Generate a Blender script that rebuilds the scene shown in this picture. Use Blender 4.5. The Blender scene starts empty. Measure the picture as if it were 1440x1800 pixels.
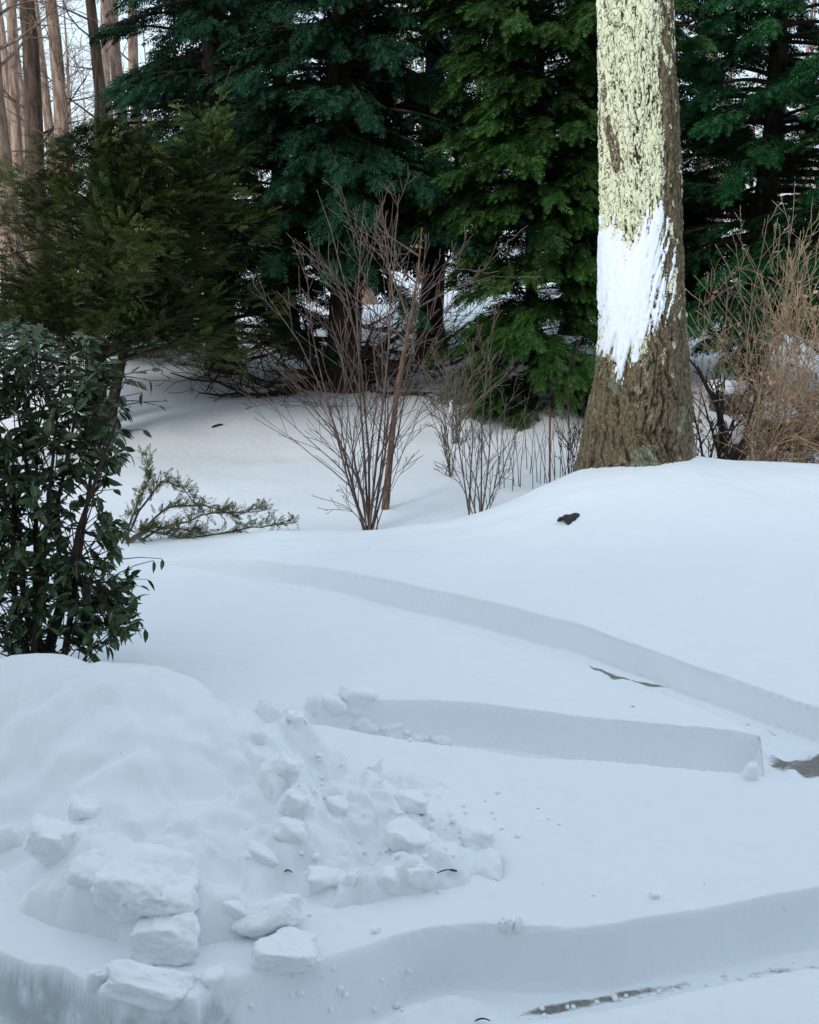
import bpy, bmesh, math
import numpy as np
from mathutils import Vector, Matrix

# ------------------------------------------------------------------ camera, world, sun, exposure
SC = bpy.context.scene
COL = SC.collection
CAM_H = 2.9                      # camera height above the snow surface (metres)
FPX = 1900.0                     # focal length in pixels of the 1440 x 1800 photograph
PITCH = math.radians(14.2)
CP, SP = math.cos(PITCH), math.sin(PITCH)

cam_d = bpy.data.cameras.new('camera')
cam = bpy.data.objects.new('camera', cam_d)
COL.objects.link(cam)
cam.location = (0, 0, CAM_H)
cam.rotation_euler = (math.radians(90) - PITCH, 0, 0)
cam_d.sensor_fit = 'HORIZONTAL'
cam_d.sensor_width = 36.0
cam_d.lens = 36.0 * FPX / 1440.0
cam_d.clip_start = 0.05
cam_d.clip_end = 1000
SC.camera = cam

SUN_EL = math.radians(25)
SUN_AZ = math.radians(-146)      # compass angle from +Y towards +X: veiled sun behind the camera to the left, over the house
world = bpy.data.worlds.new('World')
SC.world = world
world.use_nodes = True
wn = world.node_tree
bg = wn.nodes['Background']
sky = wn.nodes.new('ShaderNodeTexSky')
sky.sky_type = 'NISHITA'
sky.sun_disc = False
sky.sun_elevation = SUN_EL
sky.sun_rotation = SUN_AZ
sky.altitude = 100
sky.air_density = 1.0
sky.dust_density = 3.0
sky.ozone_density = 1.0
wmix = wn.nodes.new('ShaderNodeMix'); wmix.data_type = 'RGBA'
wmix.inputs[0].default_value = 0.7          # thin bright cloud over the blue
wmix.inputs[7].default_value = (6.85, 8.2, 9.4, 1)
wn.links.new(sky.outputs[0], wmix.inputs[6])
wn.links.new(wmix.outputs[2], bg.inputs[0])
bg.inputs[1].default_value = 0.122

sun_d = bpy.data.lights.new('sun', 'SUN')
sun_d.energy = 1.5
sun_d.angle = math.radians(13)
sun_d.color = (1.0, 0.975, 0.94)
sun = bpy.data.objects.new('sun', sun_d)
COL.objects.link(sun)
sv = Vector((math.sin(SUN_AZ) * math.cos(SUN_EL), math.cos(SUN_AZ) * math.cos(SUN_EL), math.sin(SUN_EL)))
sun.rotation_euler = sv.to_track_quat('Z', 'Y').to_euler()
sun.location = sv * 40

SC.view_settings.view_transform = 'Standard'
SC.view_settings.look = 'None'
SC.view_settings.gamma = 1.0
SC.view_settings.use_curve_mapping = False
SC.view_settings.exposure = 0.31
SC.render.engine = 'CYCLES'
SC.cycles.use_denoising = True
SC.cycles.max_bounces = 6
SC.cycles.diffuse_bounces = 4

rng = np.random.default_rng(7)

# ------------------------------------------------------------------ helpers: pixels to places
def ray(px, py):
    xr, yr = (px - 720) / FPX, (900 - py) / FPX
    return np.array([xr, CP + yr * SP, -SP + yr * CP])

def G(px, py, z=0.0):
    d = ray(px, py); t = (z - CAM_H) / d[2]
    return np.array([0, 0, CAM_H]) + d * t

def W(px, py, Y):
    d = ray(px, py); t = Y / d[1]
    return np.array([0, 0, CAM_H]) + d * t

# ------------------------------------------------------------------ helpers: noise
def _h(ix, iy, iz, seed):
    n = (ix * 374761393 + iy * 668265263 + iz * 1274126177 + seed * 974711) & 0xFFFFFFFF
    n = ((n ^ (n >> 13)) * 1274126177) & 0xFFFFFFFF
    n = n ^ (n >> 16)
    return (n & 0xFFFF) / 65535.0

def vnoise(x, y, z=None, seed=0):
    x = np.asarray(x, float); y = np.asarray(y, float)
    z = np.zeros_like(x) if z is None else np.asarray(z, float)
    x, y, z = np.broadcast_arrays(x, y, z)
    xi, yi, zi = (np.floor(a).astype(np.int64) for a in (x, y, z))
    f = []
    for a, i in ((x, xi), (y, yi), (z, zi)):
        t = a - i; f.append(t * t * t * (t * (t * 6 - 15) + 10))
    r = 0
    for dx in (0, 1):
        wx = f[0] if dx else 1 - f[0]
        for dy in (0, 1):
            wy = f[1] if dy else 1 - f[1]
            for dz in (0, 1):
                wz = f[2] if dz else 1 - f[2]
                r = r + wx * wy * wz * _h(xi + dx, yi + dy, zi + dz, seed)
    return r * 2 - 1

def fbm(x, y, z=None, seed=0, octv=4, gain=0.5):
    r, a, s = 0, 1.0, 1.0
    for o in range(octv):
        r = r + a * vnoise(np.asarray(x) * s, np.asarray(y) * s, None if z is None else np.asarray(z) * s, seed + o * 17)
        a *= gain; s *= 2.03
    return r

def worley(x, y, seed=0):
    x = np.asarray(x, float); y = np.asarray(y, float)
    xi, yi = np.floor(x).astype(np.int64), np.floor(y).astype(np.int64)
    d1 = np.full(x.shape, 9.0); d2 = np.full(x.shape, 9.0); cid = np.zeros(x.shape)
    for dx in (-1, 0, 1):
        for dy in (-1, 0, 1):
            cx, cy = xi + dx, yi + dy
            px = cx + _h(cx, cy, cx * 0, seed); py = cy + _h(cx, cy, cx * 0 + 5, seed)
            d = np.hypot(px - x, py - y)
            n = d < d1
            d2 = np.where(n, d1, np.minimum(d2, d))
            cid = np.where(n, _h(cx, cy, cx * 0 + 9, seed), cid)
            d1 = np.where(n, d, d1)
    return d1, d2, cid

def sstep(a, b, x):
    t = np.clip((np.asarray(x, float) - a) / (b - a), 0, 1)
    return t * t * (3 - 2 * t)

# ------------------------------------------------------------------ helpers: meshes and objects
def mesh_np(name, V, F, smooth=True, attrs=None, face_attrs=None):
    V = np.ascontiguousarray(V, np.float32); F = np.ascontiguousarray(F, np.int32)
    k = F.shape[1]
    me = bpy.data.meshes.new(name)
    me.vertices.add(len(V)); me.vertices.foreach_set('co', V.ravel())
    me.loops.add(F.size); me.loops.foreach_set('vertex_index', F.ravel())
    me.polygons.add(len(F))
    me.polygons.foreach_set('loop_start', np.arange(0, F.size, k, dtype=np.int32))
    me.polygons.foreach_set('use_smooth', np.full(len(F), smooth, dtype=bool))
    for an, av in (attrs or {}).items():
        a = me.attributes.new(an, 'FLOAT', 'POINT'); a.data.foreach_set('value', np.ascontiguousarray(av, np.float32))
    for an, av in (face_attrs or {}).items():
        a = me.attributes.new(an, 'FLOAT', 'FACE'); a.data.foreach_set('value', np.ascontiguousarray(av, np.float32))
    me.update(calc_edges=True)
    return me

def link(name, me, mat=None, parent=None, loc=None, label=None, cat=None, group=None, kind=None):
    o = bpy.data.objects.new(name, me)
    COL.objects.link(o)
    if mat is not None and me is not None and not me.materials: me.materials.append(mat)
    if parent is not None: o.parent = parent
    if loc is not None: o.location = loc
    if label: o['label'] = label
    if cat: o['category'] = cat
    if group: o['group'] = group
    if kind: o['kind'] = kind
    return o

def thing(name, loc, label, cat, group=None):
    o = bpy.data.objects.new(name, None)
    COL.objects.link(o)
    o.location = tuple(loc); o.empty_display_size = 0.1
    o['label'] = label; o['category'] = cat
    if group: o['group'] = group
    return o

def tubes(polys, sides=5):
    """polys: list of (points Nx3, radii N) -> V, F quads of open tapered tubes"""
    Vs, Fs, off = [], [], 0
    ang = np.arange(sides) / sides * 2 * math.pi
    ca, sa = np.cos(ang), np.sin(ang)
    for P, R in polys:
        P = np.asarray(P, float); R = np.asarray(R, float)
        T = np.gradient(P, axis=0); T /= np.linalg.norm(T, axis=1)[:, None] + 1e-9
        ref = np.array([1.0, 0, 0]) if abs(T[:, 2]).mean() > 0.8 else np.array([0, 0, 1.0])
        A = np.cross(T, ref); A /= np.linalg.norm(A, axis=1)[:, None] + 1e-9
        B = np.cross(T, A)
        ring = P[:, None, :] + R[:, None, None] * (A[:, None, :] * ca[None, :, None] + B[:, None, :] * sa[None, :, None])
        n = len(P)
        Vs.append(ring.reshape(-1, 3))
        i = np.arange(n - 1)[:, None] * sides; j = np.arange(sides)[None, :]; j2 = (j + 1) % sides
        Fs.append((np.stack([i + j, i + j2, i + sides + j2, i + sides + j], -1) + off).reshape(-1, 4))
        off += n * sides
    return np.concatenate(Vs), np.concatenate(Fs)

def grow(p, d, L, r, depth, out, r_, bend=0.25, up=0.1, kids=4, spread=0.6, ratio=0.6, nseg=6, rmin=0.002, kstart=0.3):
    """recursive bare branch"""
    p = np.asarray(p, float); d = np.asarray(d, float); d = d / np.linalg.norm(d)
    P = [p.copy()]; R = [r]
    seg = L / nseg
    for i in range(nseg):
        d = d + r_.normal(0, bend, 3) * 0.35 + np.array([0, 0, up * 0.3]); d /= np.linalg.norm(d)
        p = p + d * seg
        P.append(p.copy()); R.append(max(rmin, r * (1 - 0.8 * (i + 1) / nseg)))
    out.append((np.array(P), np.array(R)))
    if depth > 0:
        for k in range(kids):
            t = kstart + (1 - kstart) * (k + r_.random()) / kids
            i = min(nseg - 1, int(t * nseg))
            q = P[i] + (P[i + 1] - P[i]) * (t * nseg - i)
            dd = P[i + 1] - P[i]; dd /= np.linalg.norm(dd)
            side = r_.normal(0, 1, 3); side -= side.dot(dd) * dd; side /= np.linalg.norm(side) + 1e-9
            nd = dd + side * spread * (0.7 + 0.6 * r_.random())
            grow(q, nd, L * ratio * (1.15 - 0.6 * t) * (0.7 + 0.5 * r_.random()), max(rmin, R[i] * 0.65), depth - 1, out, r_, bend, up, max(2, kids - 1), spread, ratio, max(3, nseg - 1), rmin, kstart)

# ------------------------------------------------------------------ materials
def mat_new(name):
    m = bpy.data.materials.new(name); m.use_nodes = True
    nt = m.node_tree
    return m, nt, nt.nodes['Principled BSDF']

def N(nt, t, **kw):
    n = nt.nodes.new(t)
    for k, v in kw.items(): setattr(n, k, v)
    return n

def noise_node(nt, scale, detail=4, rough=0.55, coord='Object', vec=None, stretch=None):
    tc = N(nt, 'ShaderNodeTexCoord')
    src = tc.outputs[coord]
    if stretch:
        mp = N(nt, 'ShaderNodeMapping'); mp.inputs['Scale'].default_value = stretch
        nt.links.new(src, mp.inputs[0]); src = mp.outputs[0]
    n = N(nt, 'ShaderNodeTexNoise'); n.inputs['Scale'].default_value = scale
    n.inputs['Detail'].default_value = detail; n.inputs['Roughness'].default_value = rough
    nt.links.new(src, n.inputs['Vector'])
    return n.outputs['Fac']

def mixc(nt, fac, a, b):
    m = N(nt, 'ShaderNodeMix'); m.data_type = 'RGBA'
    if hasattr(fac, 'is_linked'): nt.links.new(fac, m.inputs[0])
    else: m.inputs[0].default_value = fac
    for s, v in ((6, a), (7, b)):
        if isinstance(v, tuple): m.inputs[s].default_value = (*v, 1) if len(v) == 3 else v
        else: nt.links.new(v, m.inputs[s])
    return m.outputs[2]

def ramp(nt, fac, a, b):
    r = N(nt, 'ShaderNodeMapRange'); r.inputs[1].default_value = a; r.inputs[2].default_value = b
    r.interpolation_type = 'SMOOTHSTEP'
    nt.links.new(fac, r.inputs[0]); return r.outputs[0]

def attr(nt, name):
    a = N(nt, 'ShaderNodeAttribute'); a.attribute_name = name
    return a.outputs['Fac']

def bump(nt, b, h, strength, dist):
    n = N(nt, 'ShaderNodeBump'); n.inputs['Strength'].default_value = strength; n.inputs['Distance'].default_value = dist
    nt.links.new(h, n.inputs['Height']); nt.links.new(n.outputs[0], b.inputs['Normal']); return n

def snow_mat(name, col=(0.84, 0.87, 0.90), dirt_shade=False, grain=0.25):
    m, nt, b = mat_new(name)
    n1 = noise_node(nt, 2.2, 3)
    c = mixc(nt, n1, tuple(v * 0.975 for v in col), col)
    if dirt_shade:
        grey_fac = N(nt, 'ShaderNodeMath', operation='MULTIPLY'); nt.links.new(attr(nt, 'face_grey'), grey_fac.inputs[0]); nt.links.new(ramp(nt, noise_node(nt, 9, 4, 0.6, stretch=(1.3, 1.0, 0.9)), 0.25, 0.6), grey_fac.inputs[1])
        c = mixc(nt, grey_fac.outputs[0], c, (0.46, 0.50, 0.51))
        d = attr(nt, 'dirt_shade')
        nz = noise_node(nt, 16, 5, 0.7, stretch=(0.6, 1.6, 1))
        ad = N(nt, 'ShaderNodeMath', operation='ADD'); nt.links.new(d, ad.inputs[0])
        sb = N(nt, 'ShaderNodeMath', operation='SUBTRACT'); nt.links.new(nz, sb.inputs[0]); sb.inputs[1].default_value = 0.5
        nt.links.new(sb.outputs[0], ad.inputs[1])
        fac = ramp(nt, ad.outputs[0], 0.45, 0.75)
        soil_shade = mixc(nt, noise_node(nt, 45, 4), (0.10, 0.095, 0.08), (0.34, 0.335, 0.31))
        c = mixc(nt, fac, c, soil_shade)
    nt.links.new(c, b.inputs['Base Color'])
    b.inputs['Roughness'].default_value = 0.75
    b.inputs['Specular IOR Level'].default_value = 0.25
    h = noise_node(nt, 95, 6, 0.75)
    h2 = noise_node(nt, 9, 3, 0.5)
    ad = N(nt, 'ShaderNodeMath', operation='MULTIPLY_ADD'); nt.links.new(h2, ad.inputs[0]); ad.inputs[1].default_value = 1.5
    nt.links.new(h, ad.inputs[2])
    bump(nt, b, ad.outputs[0], grain, 0.02)
    return m

M_SNOW = snow_mat('snow_surface', dirt_shade=True, grain=0.30)
M_PILE = snow_mat('snow_heaped', (0.84, 0.87, 0.90), grain=0.35)
M_CHUNK = snow_mat('snow_packed', (0.855, 0.885, 0.91), grain=0.22)

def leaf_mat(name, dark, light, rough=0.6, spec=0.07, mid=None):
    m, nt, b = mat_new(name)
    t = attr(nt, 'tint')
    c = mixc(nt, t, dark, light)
    nt.links.new(c, b.inputs['Base Color'])
    b.inputs['Roughness'].default_value = rough
    b.inputs['Specular IOR Level'].default_value = spec
    return m

def bark_mat(name, a, c_, scale=14, stretch=(1, 1, 0.2), bs=0.5):
    m, nt, b = mat_new(name)
    n = noise_node(nt, scale, 5, 0.65, stretch=stretch)
    nt.links.new(mixc(nt, ramp(nt, n, 0.35, 0.65), a, c_), b.inputs['Base Color'])
    b.inputs['Roughness'].default_value = 0.9
    b.inputs['Specular IOR Level'].default_value = 0.15
    bump(nt, b, n, bs, 0.03)
    return m

M_TWIG_RED = bark_mat('twig_reddish', (0.07, 0.05, 0.042), (0.17, 0.125, 0.105), 30)
M_TWIG_GREY = bark_mat('twig_greyish', (0.07, 0.058, 0.048), (0.17, 0.14, 0.115), 30)
M_TWIG_TAN = bark_mat('twig_tan', (0.15, 0.10, 0.065), (0.46, 0.33, 0.22), 20)
M_TWIG_DARK = bark_mat('twig_dark', (0.018, 0.014, 0.012), (0.05, 0.038, 0.03), 20)
M_BARK_FAR = bark_mat('bark_far', (0.13, 0.088, 0.068), (0.34, 0.245, 0.19), 9)
M_BARK_FAR_DARK = bark_mat('bark_far_dark', (0.045, 0.033, 0.026), (0.12, 0.085, 0.06), 9)
M_BARK_CON = bark_mat('bark_conifer', (0.018, 0.014, 0.011), (0.055, 0.04, 0.03), 12)

# ------------------------------------------------------------------ terrain: one height function for the whole yard
def Gx(pts): return np.array([G(px, py)[:2] for px, py in pts])

# ridge of the drift: (px, py, distance)
RIDGE = [(-500, 975, 10.6), (0, 968, 10.5), (270, 962, 10.4), (520, 938, 10.3), (650, 944, 10.2), (800, 921, 10.4), (880, 895, 10.6), (1000, 836, 10.9),
         (1060, 811, 11.05), (1160, 791, 11.2), (1250, 804, 11.3), (1440, 818, 11.5), (1800, 835, 11.8), (2600, 850, 12)]
RW = np.array([W(a, b, c) for a, b, c in RIDGE])

def hollow(y):
    return np.interp(y, [0, 12, 16.5, 18, 20, 23, 27, 40, 60, 130, 400], [-.38, -.38, -.38, -.25, 0.05, .25, 0.42, 0.75, 1.5, 4.5, 12])

TR1 = Gx([(250, 975), (420, 985), (600, 1012), (800, 1054), (1000, 1098), (1150, 1142), (1300, 1198), (1440, 1246), (1700, 1340), (2300, 1520),
          (2300, 1700), (1750, 1500), (1470, 1379), (1342, 1368), (1336, 1294), (1300, 1276), (1190, 1222), (1120, 1217), (1050, 1190), (1000, 1165), (900, 1135), (700, 1080), (500, 1030), (380, 1000)])
TR2 = Gx([(515, 1264), (560, 1240), (620, 1229), (760, 1234), (900, 1246), (1050, 1260), (1200, 1278), (1337, 1294), (1360, 1330), (1480, 1352), (1480, 1381),
          (1342, 1370), (1200, 1357), (1000, 1340), (900, 1328), (800, 1314), (700, 1299), (600, 1281)])
TR3 = Gx([(-700, 1610), (0, 1682), (60, 1698), (110, 1704), (160, 1732), (205, 1756), (345, 1764), (372, 1738), (460, 1714), (560, 1694), (640, 1672), (700, 1652), (780, 1634), (850, 1625),
          (905, 1628), (1000, 1634), (1100, 1622), (1200, 1602), (1320, 1580), (1440, 1560), (1800, 1490), (2400, 1400), (2600, 1500), (1800, 1640), (1440, 1706), (1250, 1742), (1050, 1783),
          (950, 1802), (860, 1822), (700, 1880), (500, 2050), (-900, 2300)])

def poly_sd(x, y, P):
    """signed distance, positive inside"""
    d = np.full(x.shape, 1e9); ins = np.zeros(x.shape, bool)
    n = len(P)
    for i in range(n):
        a, b = P[i], P[(i + 1) % n]
        e = b - a; L2 = e.dot(e)
        t = np.clip(((x - a[0]) * e[0] + (y - a[1]) * e[1]) / L2, 0, 1)
        d = np.minimum(d, np.hypot(x - a[0] - t * e[0], y - a[1] - t * e[1]))
        c = ((a[1] > y) != (b[1] > y))
        with np.errstate(divide='ignore', invalid='ignore'):
            xi = a[0] + (y - a[1]) * e[0] / (e[1] if abs(e[1]) > 1e-12 else 1e-12)
        ins ^= c & (x < xi)
    return np.where(ins, d, -d)

def bumpg(x, y, px, py, r, h, rx=None):
    c = G(px, py, -0.28)
    return h * np.exp(-(((x - c[0]) / (rx or r)) ** 2 + ((y - c[1]) / r) ** 2))

def line_d(x, y, pts, z):
    L = np.array([G(a, b, z)[:2] for a, b in pts]); d = np.full(x.shape, 1e9)
    for a, b in zip(L[:-1], L[1:]):
        e = b - a; t = np.clip(((x - a[0]) * e[0] + (y - a[1]) * e[1]) / e.dot(e), 0, 1)
        d = np.minimum(d, np.hypot(x - a[0] - t * e[0], y - a[1] - t * e[1]))
    return d

def ground_h(x, y, full=False):
    x = np.asarray(x, float); y = np.asarray(y, float)
    yc = np.interp(x, RW[:, 0], RW[:, 1]); zc = np.interp(x, RW[:, 0], RW[:, 2])
    # smooth the crest along x a little
    for s in (-0.25, 0.25):
        zc = zc + np.interp(x + s, RW[:, 0], RW[:, 2]) * 1.0
    zc = zc / 3
    yf = 7.7 - 0.25 * x * 0.6
    front = zc * sstep(0, 1, (y - yf) / (yc - yf)) ** 0.9
    wb = 1.9 + 0 * x
    hb = hollow(y)
    back = zc + (hb - zc) * sstep(0, 1, (y - yc) / wb)
    z = np.where(y < yc, front, back)
    # gentle wind relief
    near = np.exp(-np.maximum(y - 12, 0) / 14)
    z = z + 0.018 * fbm(x * 0.7, y * 0.9, seed=3, octv=3) * (0.4 + near) + (0.005 * fbm(x * 3.2, y * 4.5, seed=8, octv=3) + 0.0022 * fbm(x * 13, y * 17, seed=9, octv=2)) * np.exp(-np.maximum(y - 9, 0) / 6)
    z = z + 0.14 * fbm(x * 0.16, y * 0.16, seed=5, octv=3) * sstep(14, 30, y)
    z = z + 0.35 * sstep(1.5, 5, -x - 1.5) * sstep(16.5, 19, y) * (1 - sstep(24, 34, y))   # left bank beyond the hollow
    dirt_shade = np.zeros_like(z)
    m = (y < 11.5)
    xs, ys = x[m], y[m]
    e = 0.014 * fbm(xs * 2.2, ys * 2.2, seed=21, octv=2) + 0.0008 * fbm(xs * 14, ys * 14, seed=22, octv=2)
    zz = z[m]; dd = dirt_shade[m]
    sd1 = poly_sd(xs, ys, TR1) + e; sd2 = poly_sd(xs, ys, TR2) + e * 0.7; sd3 = poly_sd(xs, ys, TR3) + e * 1.2
    fade1 = sstep(11.0, 8.2, ys) if False else np.clip((11.2 - ys) / 2.4, 0.15, 1)
    dep1 = 0.245 * fade1
    c1 = dep1 * (0.86 * sstep(-0.008, 0.045, sd1) + 0.14 * sstep(0.05, 0.2, sd1))
    c2 = 0.31 * (0.9 * sstep(-0.005, 0.035, sd2) + 0.1 * sstep(0.03, 0.12, sd2))
    w3 = 0.04 + 0.06 * sstep(-0.85, -0.7, xs) * sstep(0.05, -0.2, xs)
    c3 = 0.33 * (0.88 * sstep(-0.2, 1.0, sd3 / w3) + 0.12 * sstep(0.04, 0.25, sd3))
    cut = np.maximum(np.maximum(c1, c2), c3)
    # loose snow lying in the cuts
    fill = bumpg(xs, ys, 800, 1745, 0.16, 0.15, 0.20) + bumpg(xs, ys, 640, 1760, 0.22, 0.17, 0.35) + bumpg(xs, ys, 470, 1790, 0.25, 0.12, 0.4)
    fill = fill + bumpg(xs, ys, 560, 1268, 0.12, 0.16, 0.22) + bumpg(xs, ys, 700, 1290, 0.12, 0.05, 0.3)
    fill = fill + 0.035 * (fbm(xs * 3, ys * 3, seed=31) > 0.1) * 0 + 0.02 * fbm(xs * 6, ys * 6, seed=33, octv=4)
    # windrow at the foot of the long cut
    ridge1 = np.exp(-((sd1 - 0.20) / 0.06) ** 2) * 0.045 * sstep(0.6, 1.2, xs)
    ridge3 = np.exp(-((sd3 - 0.30) / 0.08) ** 2) * 0.03
    fill = fill * np.maximum(sstep(0.07, 0.22, sd3), np.maximum(sstep(0.05, 0.15, sd2), sstep(0.07, 0.2, sd1)))
    inside = sstep(0.03, 0.15, cut)
    zz = zz - cut + np.minimum(inside * (np.clip(fill, -0.02, 0.2) + ridge1 + ridge3), 0.75 * cut)
    # bare patches of driveway on the floor of the cuts, and a painted undercut
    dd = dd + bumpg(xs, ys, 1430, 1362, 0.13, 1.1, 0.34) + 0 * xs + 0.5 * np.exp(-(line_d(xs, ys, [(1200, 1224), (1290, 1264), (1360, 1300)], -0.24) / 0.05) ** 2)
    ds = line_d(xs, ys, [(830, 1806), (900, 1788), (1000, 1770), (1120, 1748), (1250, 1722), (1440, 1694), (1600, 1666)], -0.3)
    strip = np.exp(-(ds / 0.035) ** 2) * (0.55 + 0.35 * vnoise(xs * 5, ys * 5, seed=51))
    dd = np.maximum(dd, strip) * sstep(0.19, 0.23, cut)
    dd = np.maximum(dd, 1.1 * np.exp(-(line_d(xs, ys, [(1040, 1180), (1080, 1194), (1120, 1203), (1180, 1212)], -0.235) / 0.03) ** 2) * sstep(0.19, 0.225, cut))  # shade of the undercut below the ledge, put into the colour
    face_grey = np.zeros_like(z)
    face_grey[m] = sstep(0.02, 0.08, c3) * sstep(-0.66, -0.74, xs) * (0.72 + 0.28 * fbm(xs * 5, ys * 5, seed=57, octv=3))  # greyer tone over the left part of the lower cut
    z[m] = zz; dirt_shade[m] = dd
    if full: return z, dirt_shade, face_grey
    return z

# heap of shovelled snow: ridge line with heights
PR = [(-900, 1150, 5.9), (-400, 1150, 5.85), (0, 1165, 5.65), (120, 1160, 5.6), (225, 1158, 5.55), (272, 1190, 5.45), (310, 1232, 5.4), (370, 1272, 5.3), (450, 1308, 5.15), (520, 1366, 4.98), (620, 1440, 4.78), (745, 1508, 4.55)]
PRW = np.array([W(a, b, c) for a, b, c in PR])

PR2 = np.array([G(a, b, c) for a, b, c in [(130, 1490, .20), (260, 1545, .22), (400, 1590, .18), (540, 1640, .08)]])
PR3 = np.array([G(a, b, c) for a, b, c in [(560, 1420, .12), (680, 1450, .09), (735, 1500, .09), (725, 1545, .05), (600, 1540, .07)]])

def pile_h(x, y):
    x = np.asarray(x, float); y = np.asarray(y, float)
    x0, y0 = x, y
    x = x + 0.06 * fbm(x0 * 2.2, y0 * 2.2, seed=60, octv=3); y = y + 0.06 * fbm(x0 * 2.2, y0 * 2.2, seed=61, octv=3)
    best = np.full(x.shape, -9.0)
    for i in range(len(PRW) - 1):
        a, b = PRW[i], PRW[i + 1]
        e = (b - a)[:2]; L2 = e.dot(e)
        t = np.clip(((x - a[0]) * e[0] + (y - a[1]) * e[1]) / L2, 0, 1)
        qx, qy = a[0] + t * e[0], a[1] + t * e[1]
        hz = a[2] + t * (b[2] - a[2])
        d = np.hypot(x - qx, y - qy)
        frontside = (y < qy)
        sl = np.where(frontside, np.interp(x0, [-2.2, -1.6, -0.9], [0.80, 0.58, 0.44]), 1.15)
        k = 0.10
        best = np.maximum(best, hz - sl * (np.sqrt(d * d + k * k) - k))
    for PL, sl in ((PR2, 0.95), (PR3, 0.45)):
        for a, b in zip(PL[:-1], PL[1:]):
            e = (b - a)[:2]; L2 = e.dot(e)
            t = np.clip(((x - a[0]) * e[0] + (y - a[1]) * e[1]) / L2, 0, 1)
            d = np.hypot(x - a[0] - t * e[0], y - a[1] - t * e[1])
            v = a[2] + t * (b[2] - a[2]) - sl * (np.sqrt(d * d + 0.0064) - 0.08)
            k = 0.06; hh = np.clip(0.5 + 0.5 * (v - best) / k, 0, 1)
            best = best + (v - best) * hh + k * hh * (1 - hh)
    z = best - 0.5 * sstep(-0.34, -0.10, poly_sd(x0, y0, TR3))
    rough = 0.06 + 0.94 * np.maximum(sstep(-1.05, -0.55, x0 + 0.25 * (y0 - 4.8)), 0.5 * sstep(4.75, 4.5, y0))
    z = z + 0.06 * fbm(x0 * 2.0, y0 * 2.2, seed=62, octv=3)
    d1, d2, cid = worley(x0 * 2.4 + 1.1 * y0, y0 * 2.6 - 0.6 * x0, seed=66)
    z = z + (0.45 + 0.55 * rough) * 0.13 * (cid - 0.5) * sstep(0.0, 0.30, d2 - d1)
    d1, d2, cid = worley(x0 * 5.5 + 0.8 * y0, y0 * 4.2, seed=63)
    z = z + rough * 0.11 * (cid - 0.45) * sstep(0.0, 0.25, d2 - d1)
    d1, d2, cid = worley(x0 * 13, y0 * 10, seed=65)
    z = z + rough * 0.04 * (cid - 0.4) * sstep(0.0, 0.3, d2 - d1)
    z = z + (0.004 + 0.016 * rough) * fbm(x0 * 9, y0 * 9, seed=64, octv=4, gain=0.6)
    return z

def surf_h(x, y):
    return np.maximum(ground_h(x, y), pile_h(x, y))

def hit(px, py, fn=None):
    """the place on the snow seen at a pixel of the photograph"""
    d = ray(px, py); t = np.concatenate([np.linspace(3.0, 14, 900), np.linspace(14, 30, 300)[1:]])
    P = np.array([0, 0, CAM_H]) + d[None, :] * t[:, None]
    h = (fn or surf_h)(P[:, 0], P[:, 1])
    k = max(1, int(np.argmax(P[:, 2] < h)))
    g0, g1 = P[k - 1, 2] - h[k - 1], P[k, 2] - h[k]
    return P[k - 1] + (P[k] - P[k - 1]) * (g0 / (g0 - g1 + 1e-12))

def ground_obj():
    tl = np.concatenate([np.linspace(-1.05, -0.45, 45)[:-1], np.linspace(-0.45, 0.45, 470), np.linspace(0.45, 1.05, 45)[1:]])
    rr = np.concatenate([np.linspace(-0.75, 3.3, 30), np.linspace(3.3, 8.0, 370)[1:], np.linspace(8.0, 11.4, 130)[1:], np.geomspace(11.4, 24, 58)[1:], np.geomspace(24, 260, 30)[1:]])
    A, R = np.meshgrid(tl, rr)
    X = np.maximum(R, 3.6) * A; Y = R.copy()
    Z, D, GREY = ground_h(X.ravel(), Y.ravel(), True)
    nr, nc = X.shape
    V = np.stack([X.ravel(), Y.ravel(), Z], -1)
    i = np.arange(nr - 1)[:, None] * nc + np.arange(nc - 1)[None, :]
    F = np.stack([i, i + 1, i + nc + 1, i + nc], -1).reshape(-1, 4)
    me = mesh_np('snow_ground', V, F, True, {'dirt_shade': D, 'face_grey': GREY})
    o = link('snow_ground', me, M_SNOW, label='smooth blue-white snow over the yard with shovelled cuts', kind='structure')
    return o
ground_obj()

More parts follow.
